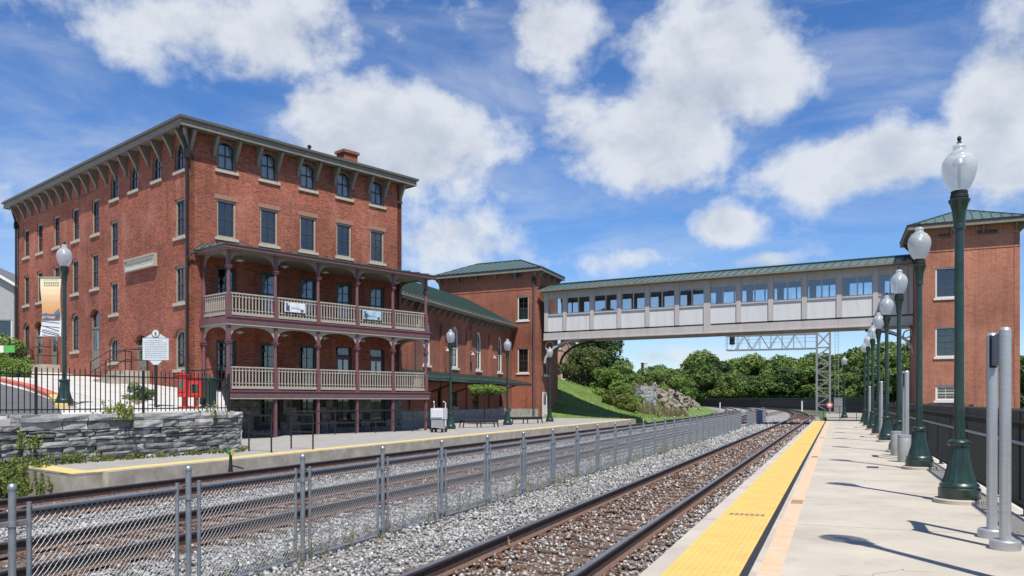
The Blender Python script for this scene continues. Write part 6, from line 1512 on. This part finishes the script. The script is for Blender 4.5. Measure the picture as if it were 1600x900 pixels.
for z in (H-.25, H-2.0):
    for y in (-hw, hw): m = MB(); m.bar((-hw, y, z), (-hw-AL, y, z+.0), .13); m.build('arm_chord', M_GALVF, r)
    m = MB()
    for k in range(7): m.bar((-hw-AL*k/6, -hw, z), (-hw-AL*k/6, hw, z), .06)
    m.build('arm_cross_tie', M_GALVF, r)
for y in (-hw, hw):
    for k in range(8):
        xa, xb = -hw-1.5-(AL-2.6)*k/8, -hw-1.5-(AL-2.6)*(k+1)/8; m = MB(); m.bar((xa, y, H-.3 if k % 2 else H-1.95), (xb, y, H-1.95 if k % 2 else H-.3), .07); m.build('arm_brace', M_GALVF, r)
    for k in range(9): m = MB(); x = -hw-AL*k/8; m.bar((x, y, H-2.0), (x, y, H-.25), .05); m.build('arm_post', M_GALVF, r)
for z in (H-1.2, H-.75): m = MB(); m.bar((-hw, -hw-.1, z), (-hw-AL, -hw-.1, z), .035); m.build('guard_rail', M_GALVF, r)
m = MB(); lx = hw+.75
for x in (lx-.2, lx+.2): m.bar((x, 0, 0), (x, 0, H+.3), .04)
m.build('ladder_stile', M_GALVF, r)
m = MB(); z = .3
while z < H: m.bar((lx-.2, 0, z), (lx+.2, 0, z), .03); z += .35
stuff(m.build('ladder_rungs', M_GALVF, r))
q = Vector((GX, GY, 0))-Vector((V[0], V[1], 0))*(hw+AL-.75)
sh = thing('railway_signal', 'black railway signal hanging in the end of the gantry arm', 'signal', (q.x, q.y, H-2.0), RZT)
m = MB(); m.box(-.32, .32, -.86, -.8, .35, 1.35); m.build('backplate', M_BLACK, sh)
for zz in (.6, 1.08): m = MB(); m.tube([(0,-.88,zz),(0,-1.15,zz)], .13, 12); m.build('hood', M_BLACK, sh); 
m = MB(); m.bar((0,-.8,.1), (0,-.8,2.0), .08); m.build('hanger', M_GALVF, sh)
rs_ = thing('round_sign', 'small round red and white sign on the foot of the gantry mast', 'sign', (GX+.3, GY-1.1, .9), 0)
for (rr, y, m_) in ((.4, 0, mat('red_sign_paint', (.5, .08, .07), .5)), (.22, -.012, M_WHITE)):
    m = MB(); m.xz([(rr*math.cos(2*math.pi*k/20), rr*math.sin(2*math.pi*k/20)) for k in range(20)], y-.01, y+.0); m.build('disc' if rr > .3 else 'centre_disc', m_, rs_)
m = MB(); m.bar((0,.03,-1.1), (0,.03,.2), .06); m.build('post', M_GALVF, rs_)
rc = thing('relay_cabinet', 'small silver relay cabinet beside the gantry ladder', 'cabinet', (GX+2.0, GY+.6, -.2), RZT)
m = MB(); m.box(-.45, .45, -.35, .35, .25, 1.9); m.build('cabinet_body', M_ALU, rc); m = MB(); m.box(-.5, .5, -.4, .4, 1.902, 1.97); m.build('cabinet_roof', M_ALU, rc); m = MB(); m.box(-.4, .4, -.3, .3, -.1, .249); m.build('plinth', M_CONCB, rc); m = MB(); m.box(-.38, .38, -.362, -.351, .35, 1.8); m.build('cabinet_door', M_GALVF, rc)
for (px_, d, h, lab) in ((1253, 128, 1.7, 'thin white marker post in the grass before the boundary fence'), (1125, 180, 1.3, 'small pale marker post where the tracks bend')):
    m = MB(); m.box(-.09, .09, -.09, .09, 0, h); m.box(-.12, .12, -.12, .12, h, h+.06); tag(m.build('marker_post', M_WHITE, None, (ray(px_)*d, d, -.4)), lab, 'post')

# ------------------------------------------------------------------ houses
def gable_house(name, label, p, rz, L, W_, h, rise, wallm, roofm, wins, trim):
    r = thing(name, label, 'house', p, rz)
    ops = [(x, z, w, hh, 0) for (x, z, w, hh) in wins]
    wall(r, (-W_/2, 0), (W_/2, 0), -.5, h, ops, wallm, .2); wall(r, (W_/2, 0), (W_/2, L), -.5, h, [], wallm, .2); wall(r, (W_/2, L), (-W_/2, L), -.5, h, [], wallm, .2); wall(r, (-W_/2, L), (-W_/2, 0), -.5, h, [], wallm, .2)
    for o in ops: window(r, (-W_/2, 0), (W_/2, 0), o[0], o[1], o[2], o[3], 0, case=M_WHITE, sill=M_WHITE, cols=1, rows=1)
    m = MB(); m.xz([(-W_/2, h), (W_/2, h), (0, h+rise)], 0.0, .18); m.build('gable', wallm, r); m = MB(); m.xz([(-W_/2, h), (W_/2, h), (0, h+rise)], L-.18, L); m.build('gable', wallm, r)
    for sg in (-1, 1):
        q = [(sg*(W_/2+.35), -.35, h-.35*rise/(W_/2)), (sg*(W_/2+.35), L+.35, h-.35*rise/(W_/2)), (0, L+.35, h+rise), (0, -.35, h+rise)]
        m = MB(); m.slab([(a_, b_, c_+.1) for a_, b_, c_ in (q if sg > 0 else [q[1], q[0], q[3], q[2]])], .12); m.build('roof_slope', roofm, r)
        m = MB(); m.bar((sg*(W_/2+.35), -.37, h-.35*rise/(W_/2)-.03), (0, -.37, h+rise-.03), .05, .2); m.build('bargeboard', trim, r)
    return r
p = (ray(889)*112, 112, 4.3)
hh = gable_house('brick_house', 'pinkish brick gable-ended house on top of the grassy bank behind the tower', p, R(-14), 9, 7.6, 2.9, 3.2, brick_mat('pink_brick', (.40, .20, .16), (.33, .15, .12), (.45, .36, .32), var=.2), M_SHINGLE, [(3.2, .1, .9, 2.0)], M_WHITE)
for x in (-1.2, 1.9): m = MB(); m.box(x-.22, x+.22, -.12, 0, 4.2 if x < 0 else 3.4, 4.55 if x < 0 else 3.75); m.build('wall_light', M_WHITE, hh)
p = (ray(-64)*64, 64, 4.6)
gable_house('grey_house', 'grey-sided house with a white-edged gable roof across the street from the hotel', p, R(14), 12, 8.2, 6.2, 2.5, M_GREYSIDE, M_SHINGLE, [(7.1, 1.9, 1.5, 1.5), (3.0, 1.9, 1.1, 1.5), (2.3, 4.4, .9, .9)], M_WHITE)
q = street(15, 590); sg_ = thing('green_sign', 'small blank-looking green and white sign panel on a thin post by the shrubs', 'sign', (ray(15)*40, 40, zst(ray(15)*40, 40)-.2), 0)
m = MB(); m.bar((0,0,-.2), (0,0,2.0), .05); m.build('post', M_BLACK, sg_); m = MB(); m.box(-.28, .28, -.03, -.01, 1.25, 1.6); m.build('panel', mat('bright_green_sign', (.1, .42, .09), .5), sg_); m = MB(); m.box(-.48, -.285, -.03, -.01, 1.25, 1.6); m.build('side_panel', M_WHITE, sg_)
# two slender monuments and a yellow diamond sign on the far hill
for (px_, yt, yb, w, lab, m_) in ((1003.5, 568, 592, .2, 'dark slender post on the hill above the cutting', M_DARKMETAL), (1008.5, 568, 591, .3, 'cream slender post on the hill above the cutting', M_SIGNC)):
    d = 150; m = MB(); z0_, z1_ = CAMZ+(HZ-yb)*d/F-1.5, CAMZ+(HZ-yt)*d/F; m.box(-w, w, -w, w, 0, z1_-z0_); m.box(-w*1.2, w*1.2, -w*1.2, w*1.2, z1_-z0_, z1_-z0_+.15); tag(m.build('hill_post', m_, None, (ray(px_)*d, d, z0_)), lab, 'post')
d = 118; p = on_hill(1022.5, d); ys = thing('diamond_sign', 'pale yellow diamond sign on a thin post above the stone abutment', 'sign', p, 0); zc = CAMZ+(HZ-591.5)*d/F-p[2]
m = MB(); m.bar((0,0,-.3), (0,0,zc), .06); m.build('post', M_GALVF, ys); m = MB(); m.xz([(0,zc-.4),(.4,zc),(0,zc+.4),(-.4,zc)], -.05, -.03); m.build('plate', mat('pale_yellow_sign', (.72, .68, .3), .5), ys)
